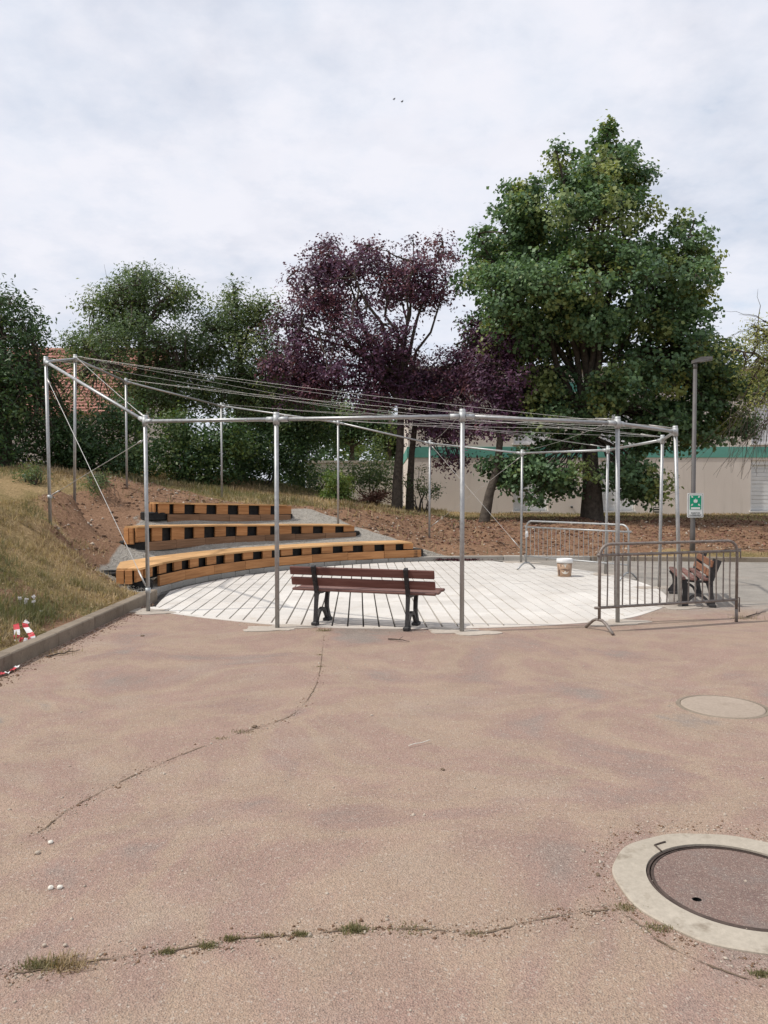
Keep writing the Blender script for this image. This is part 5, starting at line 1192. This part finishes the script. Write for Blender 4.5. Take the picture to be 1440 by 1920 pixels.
# outside the boundary: signed side test
BPOLY = [(p.x, p.y) for p in bnd] + [(45, -8)]
def outside(x, y, m=.18): return sdist(x, y, BPOLY) < -m
for box, n_, hh, ww, nm, lb in (((-9.5, -3.5, 4.5, 14.5), 120000, .068, .0042, 'dry_grass', 'dry straw coloured grass over the left bank'),
                                ((-9.5, 2.5, 17.5, 32.0), 75000, .16, .0075, 'dry_grass', 'dry pale grass behind the seating below the trees'),
                                ((0.5, 20, 22.5, 34.0), 45000, .10, .008, 'dry_grass', 'thin grass under the maple along the building'),
                                ((5.5, 20, 17.5, 21.0), 14000, .07, .006, 'dry_grass', 'short dry grass behind the right end of the back kerb')):
    P, e_, g_ = scatter(n_, box, lambda x, y, e_, g_: outside(x, y) & (RNG.random(len(x)) > e_ * .93) & (g_ < .3) & (fbm(x, y, .8, 3) > -.42))
    gr = np.clip(.16 + fbm(P[:, 0], P[:, 1], .55, 4) * 1.7 + .12 * (P[:, 1] > 22), 0, .85)
    tint = np.c_[np.clip(RNG.normal(.42, .26, len(P)) + fbm(P[:, 0] + 7, P[:, 1], 1.5, 4) * 1.1, 0, 1), np.clip(gr + RNG.normal(0, .18, len(P)), 0, 1)]
    hs_ = hh * RNG.uniform(.4, 1.25, len(P)) * (1 + .8 * np.clip(fbm(P[:, 0], P[:, 1], .9, 3), -.5, .8))
    tag(obj(nm, blades(P, hs_, 1.4, tint, ww), M['blade']), lb, 'grass', kind='stuff')
cx_, cy_ = RNG.uniform(-7.5, -3.6, 420), RNG.uniform(6, 14, 420); e_, g_ = masks(cx_, cy_); k = outside(cx_, cy_, .25) & (RNG.random(420) > e_ * .9) & (g_ < .2); cx_, cy_ = cx_[k], cy_[k]
nb_ = 150; N = len(cx_) * nb_; rr_ = np.repeat(RNG.uniform(.05, .16, len(cx_)), nb_); P = np.c_[np.repeat(cx_, nb_) + RNG.normal(size=N) * rr_, np.repeat(cy_, nb_) + RNG.normal(size=N) * rr_, np.zeros(N)]
P = P[outside(P[:, 0], P[:, 1], .2)]; N = len(P); P[:, 2] = tz(P[:, 0], P[:, 1]) - .01
tg = np.clip(fbm(P[:, 0], P[:, 1], .5, 2) * 2.2 + .15, 0, .9)
tag(obj('grass_tussocks', blades(P, .125 * RNG.uniform(.4, 1.3, N), 1.55, np.c_[np.clip(RNG.normal(.55, .3, N), 0, 1), np.clip(tg + RNG.normal(0, .15, N), 0, 1)], .0035), M['blade']), 'matted tussocks of dry grass over the left bank', 'grass', kind='stuff')
# taller green clump with white flower heads near the kerb
cf = Vector(at(50, 1130, 8.6)); P = np.c_[RNG.normal(cf.x, .14, 1500), RNG.normal(cf.y, .35, 1500), np.zeros(1500)]; P = P[P[:, 0] < KX - .2]; P[:, 2] = tz(P[:, 0], P[:, 1])
wd = thing('flowering_weed', (cf.x, cf.y, tz1(cf.x, cf.y)), 'green weed with small white flower heads low on the left bank', 'weeds')
o = obj('leaves', blades(P - np.array(WL[wd.name]), .17 * RNG.uniform(.5, 1.2, len(P)), 1.2, np.c_[np.full(len(P), .3), np.clip(RNG.normal(.95, .12, len(P)), 0, 1)], .004), M['blade'], wd)
q = MB()
for fx, fy in ((37, 1121), (47, 1129), (50, 1124), (63, 1119), (63, 1127), (65, 1150), (76, 1148)):
    p = Vector(at(fx, fy, 8.75)); 
    for k in range(8): a_ = Vector(unit(1)[0]) * .016; q.box(p + a_, (.014, .014, .012))
    q.tube([p, Vector((p.x, p.y + .02, tz1(p.x, p.y)))], .002, 3, caps=False)
part('flower_heads', q, M['flower'], wd)

def pebbles(P, size, seed=5):
    N = len(P); base_ = np.array([(1, 0, 0), (-1, 0, 0), (0, 1, 0), (0, -1, 0), (0, 0, 1), (0, 0, -1)], float)
    V_ = base_[None] * (size[:, None, None] * RNG.uniform(.5, 1.2, (N, 6, 1))); V_ = V_ + RNG.normal(0, .15, V_.shape) * size[:, None, None]; V_[..., 2] *= .7
    an = RNG.random(N) * 6.28; c_, s_ = np.cos(an)[:, None], np.sin(an)[:, None]; V_ = np.stack([V_[..., 0] * c_ - V_[..., 1] * s_, V_[..., 0] * s_ + V_[..., 1] * c_, V_[..., 2]], -1) + P[:, None]
    fc = np.array([(0, 2, 4), (2, 1, 4), (1, 3, 4), (3, 0, 4), (2, 0, 5), (1, 2, 5), (3, 1, 5), (0, 3, 5)]); T3 = (fc[None] + (np.arange(N) * 6)[:, None, None]).ravel()
    me = bpy.data.meshes.new('pebbles'); me.vertices.add(6 * N); me.vertices.foreach_set('co', V_.reshape(-1).astype(np.float32)); me.loops.add(24 * N); me.loops.foreach_set('vertex_index', T3.astype(np.int32))
    me.polygons.add(8 * N); me.polygons.foreach_set('loop_start', np.arange(0, 24 * N, 3, dtype=np.int32)); me.update(calc_edges=True); return me
P, _, _ = scatter(60000, (-6.2, 2, 11.4, 20.5), lambda x, y, e_, g_: outside(x, y, .1) & (g_ > .55)); tag(obj('gravel', pebbles(P[:16000], RNG.uniform(.008, .022, len(P[:16000]))), M['grav']), 'grey crushed stone between the timber tiers', 'gravel', kind='stuff')
P, _, _ = scatter(40000, (-7.4, 20, 11.2, 25.5), lambda x, y, e_, g_: outside(x, y, .2) & (e_ > .55) & (g_ < .4)); P1 = P[:4200]
tag(obj('soil_clods', pebbles(P1, RNG.gamma(2.0, .014, len(P1)) + .012), M['clod']), 'reddish clods of earth on the bare bank', 'soil', kind='stuff')
P2_ = P[7000:10200]; tag(obj('pale_stones', pebbles(P2_, RNG.gamma(1.5, .010, len(P2_)) + .009), M['stone']), 'pale stones scattered over the bare earth', 'stones', kind='stuff')
# fallen leaves under the trees
P, _, _ = scatter(30000, (-1, 16, 19, 29), lambda x, y, e_, g_: outside(x, y, .3) & (g_ < .3), .02); P = P[:9000]
tag(obj('fallen_leaves', leaf_mesh('fallen_leaves', P, RNG.normal(size=P.shape) * .35 + np.array([0, 0, 1.]), RNG.uniform(.05, .11, len(P)), np.zeros((len(P), 2)), .6), M['brush']), 'dry fallen leaves below the trees', 'leaves', kind='stuff')
# grit on the asphalt
N = 5200; yy = 2.2 + 8.0 * RNG.random(N) ** 1.3; xx = RNG.uniform(-3.3, 6, N); k = ~inpoly(xx, yy, [(p.x, p.y) for p in outline]); P = np.c_[xx, yy, np.full(N, .001)][k]
tag(obj('grit', pebbles(P, RNG.gamma(1.4, .0016, len(P)) + .0016), M['stone']), 'loose pale grit lying on the asphalt', 'grit', kind='stuff')
N = 2500; yy = RNG.uniform(4, 11, N); xx = KX + np.abs(RNG.normal(0, .10, N)) + .02; P = np.c_[xx, yy, np.full(N, .001)]
tag(obj('kerb_dirt', pebbles(P, RNG.gamma(1.5, .003, len(P)) + .002), M['clod']), 'crumbs of soil along the foot of the left kerb', 'soil', kind='stuff')
cr_ = []
for c_, n_, w_ in ((c1, 1500, .035), (c2, 700, .04)):
    for i in range(n_): p = random.choice(c_); cr_.append((p.x + random.gauss(0, .03), p.y + random.gauss(0, w_), .001))
for i in range(1500): a_ = random.uniform(0, 6.28); r_ = .51 + abs(random.gauss(0, .06)); cr_.append((mc[0] + r_ * math.cos(a_), mc[1] + r_ * math.sin(a_), .001))
for i in range(900): p = random.choice(oc); cr_.append((p.x + random.gauss(0, .1), p.y - abs(random.gauss(0, .12)), .001))
P = np.array(cr_); P = P[P[:, 1] > 2.2]
tag(obj('crack_crumbs', pebbles(P[::2], RNG.gamma(1.5, .0017, len(P[::2])) + .0012), M['clod']), 'dark crumbs along the cracks and round the manhole collar', 'grit', kind='stuff')
tag(obj('crack_grit', pebbles(P[1::2], RNG.gamma(1.5, .0017, len(P[1::2])) + .0012), M['stone']), 'pale crumbs along the cracks and round the manhole collar', 'grit', kind='stuff')
# individual white pebbles in the foreground
for i, (a_, b_, lbl) in enumerate(((95, 1667, 'left pebble of the white pair on the near left asphalt'), (112, 1666, 'right pebble of the white pair on the near left asphalt'), (95, 1581, 'lone white pebble near the lower end of the thin crack'), (70, 1601, 'tan pebble left of the thin crack end'), (122, 1775, 'small grey pebble right of two above the dry grass tuft'), (83, 1775, 'small grey pebble left of two above the dry grass tuft'))):
    p = gnd(a_, b_); bm = bmesh.new(); bmesh.ops.create_icosphere(bm, subdivisions=2, radius=.012 if i < 4 else .008)
    for v in bm.verts: v.co *= 1 + random.uniform(-.12, .12); v.co.z *= .7
    me = bpy.data.meshes.new('pebble'); bm.to_mesh(me); bm.free(); o = obj('pebble', me, M['stone'] if i > 2 else M['label']); o.location = (p.x, p.y, .006); tag(o, lbl, 'pebble', 'loose pebbles on the asphalt')
# twigs
for a_, b_, lbl in (((728, 1200), (768, 1206), 'thin straight twig on the asphalt right of the front bench'), ((88, 1233), (150, 1222), 'crooked twig lying by the left kerb'), ((1400, 1158), (1436, 1150), 'dry twig beside the right end of the rusty barrier'), ((766, 1402), (806, 1393), 'pale straw lying in the middle of the asphalt')):
    p, p2 = gnd(*a_), gnd(*b_); q = MB(); w = wiggle(p + Vector((0, 0, .012)), p2 + Vector((0, 0, .02)), 6, .035); q.tube(w, [.008, .008, .007, .006, .005, .004, .003], 5)
    pale = 'straw' in lbl
    if pale: q = MB(); q.tube(w, .003, 4)
    else: q.tube([w[3], w[3] + (w[4] - w[3]) * .8 + Vector((.02, .09, .02))], [.004, .002], 4)
    tag(part('twig', q, M['label' if pale else 'twig']), lbl, 'twig', 'fallen twigs')
for (a_, b_, r_, lbl) in ((477, 1364, .018, 'small dark dropping beside the thin crack'), (1121, 1642, .009, 'small dark pellet left of the manhole collar'), (830, 1444, .012, 'dark crumb in the middle of the asphalt'), (267, 1193, .02, 'dark leaf scrap below the first front post')):
    p = gnd(a_, b_); bm = bmesh.new(); bmesh.ops.create_icosphere(bm, subdivisions=2, radius=r_)
    for v in bm.verts: v.co *= 1 + random.uniform(-.25, .25); v.co.z *= .5
    me = bpy.data.meshes.new('dirt_crumb'); bm.to_mesh(me); bm.free(); o = obj('dirt_crumb', me, M['crack']); o.location = (p.x, p.y, .005); tag(o, lbl, 'litter', 'dark crumbs on the asphalt')
# purple leaf litter by the back kerb
N = 260; P = np.c_[RNG.normal(1.75, .28, N), 17.86 - np.abs(RNG.normal(0, .05, N)), RNG.uniform(.012, .05, N)]
tag(obj('leaf_litter', leaf_mesh('leaf_litter', P, RNG.normal(size=P.shape) * .6 + np.array([0, 0, 1.]), RNG.uniform(.04, .08, N), np.zeros((N, 2)), .6), M['debris']), 'dark purple leaves gathered against the back kerb', 'leaves', kind='stuff')
# red and white tape
def tape(name, pts, wid, label, up_=(0, 0, 1)):
    q = MB(); P = catmull([tuple(p) for p in pts], 6); vs = []; n_ = len(P)
    for i, p in enumerate(P):
        t_ = (P[min(i + 1, n_ - 1)] - P[max(i - 1, 0)]).normalized(); s_ = t_.cross(Vector(up_) + Vector((random.gauss(0, .25), random.gauss(0, .25), random.gauss(0, .25)))).normalized() * wid / 2; vs += [p + s_, p - s_]
    b_ = 0
    for i in range(n_ - 1): q.add([vs[2 * i], vs[2 * i + 1], vs[2 * i + 3], vs[2 * i + 2]], [(0, 1, 2, 3)], 0 if (i // 4) % 2 else 1)
    tag(part(name, q, [M['red'], M['tapew']]), label, 'tape', 'scraps of warning tape')
def onb(px, py, d, up_=0.0): p = Vector(at(px, py, d)); p.z = max(p.z, tz1(p.x, p.y) + .02) + up_; return p
tape('warning_tape', [at(52, 1164, 7.9), at(47, 1172, 7.85), at(56, 1186, 7.75), at(61, 1196, 7.7), at(52, 1201, 7.62), at(40, 1200, 7.6), at(31, 1198, 7.6), at(32, 1186, 7.65), at(30, 1170, 7.75)], .055, 'crumpled red and white warning tape on the grass by the kerb', (.4, -.8, .4))
tape('warning_tape', [gnd(-20, 1272) + Vector((0, 0, .02)), gnd(5, 1268) + Vector((0, 0, .03)), gnd(16, 1263) + Vector((0, 0, .015)), gnd(34, 1254) + Vector((0, 0, .03))], .035, 'red and white warning tape scrap lying on the asphalt at the left edge', (0, -.5, 1))

# ------------------------------------------------------------------ two birds high in the sky
for px_, py_, lbl in ((739, 185.5, 'left bird of the two flying high in the clouds'), (754, 190, 'right bird of the two flying high in the clouds')):
    c_ = Vector(at(px_, py_, 70)); q = MB(); b_ = thing('bird', c_, lbl, 'bird', 'birds in the sky')
    q.tube([c_ + Vector((-.12, .05, -.02)), c_ + Vector((-.05, 0, 0)), c_ + Vector((.05, 0, .01)), c_ + Vector((.11, -.03, 0))], [.012, .04, .045, .01], 8); part('body', q, M['bird'], b_)
    for s_ in (1, -1):
        q = MB(); u_ = Vector((.10 if s_ > 0 else -.03, .12 * s_, .20 * s_)); w0 = c_ + Vector((.04, 0, 0)); w1 = c_ + Vector((-.04, 0, 0)); tip = c_ + u_
        mid_ = c_ + u_ * .5 + Vector((.05, 0, .0)); q.add([w0, mid_, tip, c_ + u_ * .5 + Vector((-.03, 0, 0)), w1] + [p + Vector((0, .012, 0)) for p in (w0, mid_, tip, c_ + u_ * .5 + Vector((-.03, 0, 0)), w1)], [(0, 1, 2, 3, 4), (9, 8, 7, 6, 5)] + [(i, i + 5, (i + 1) % 5 + 5, (i + 1) % 5) for i in range(5)]); part('wing', q, M['bird'], b_)
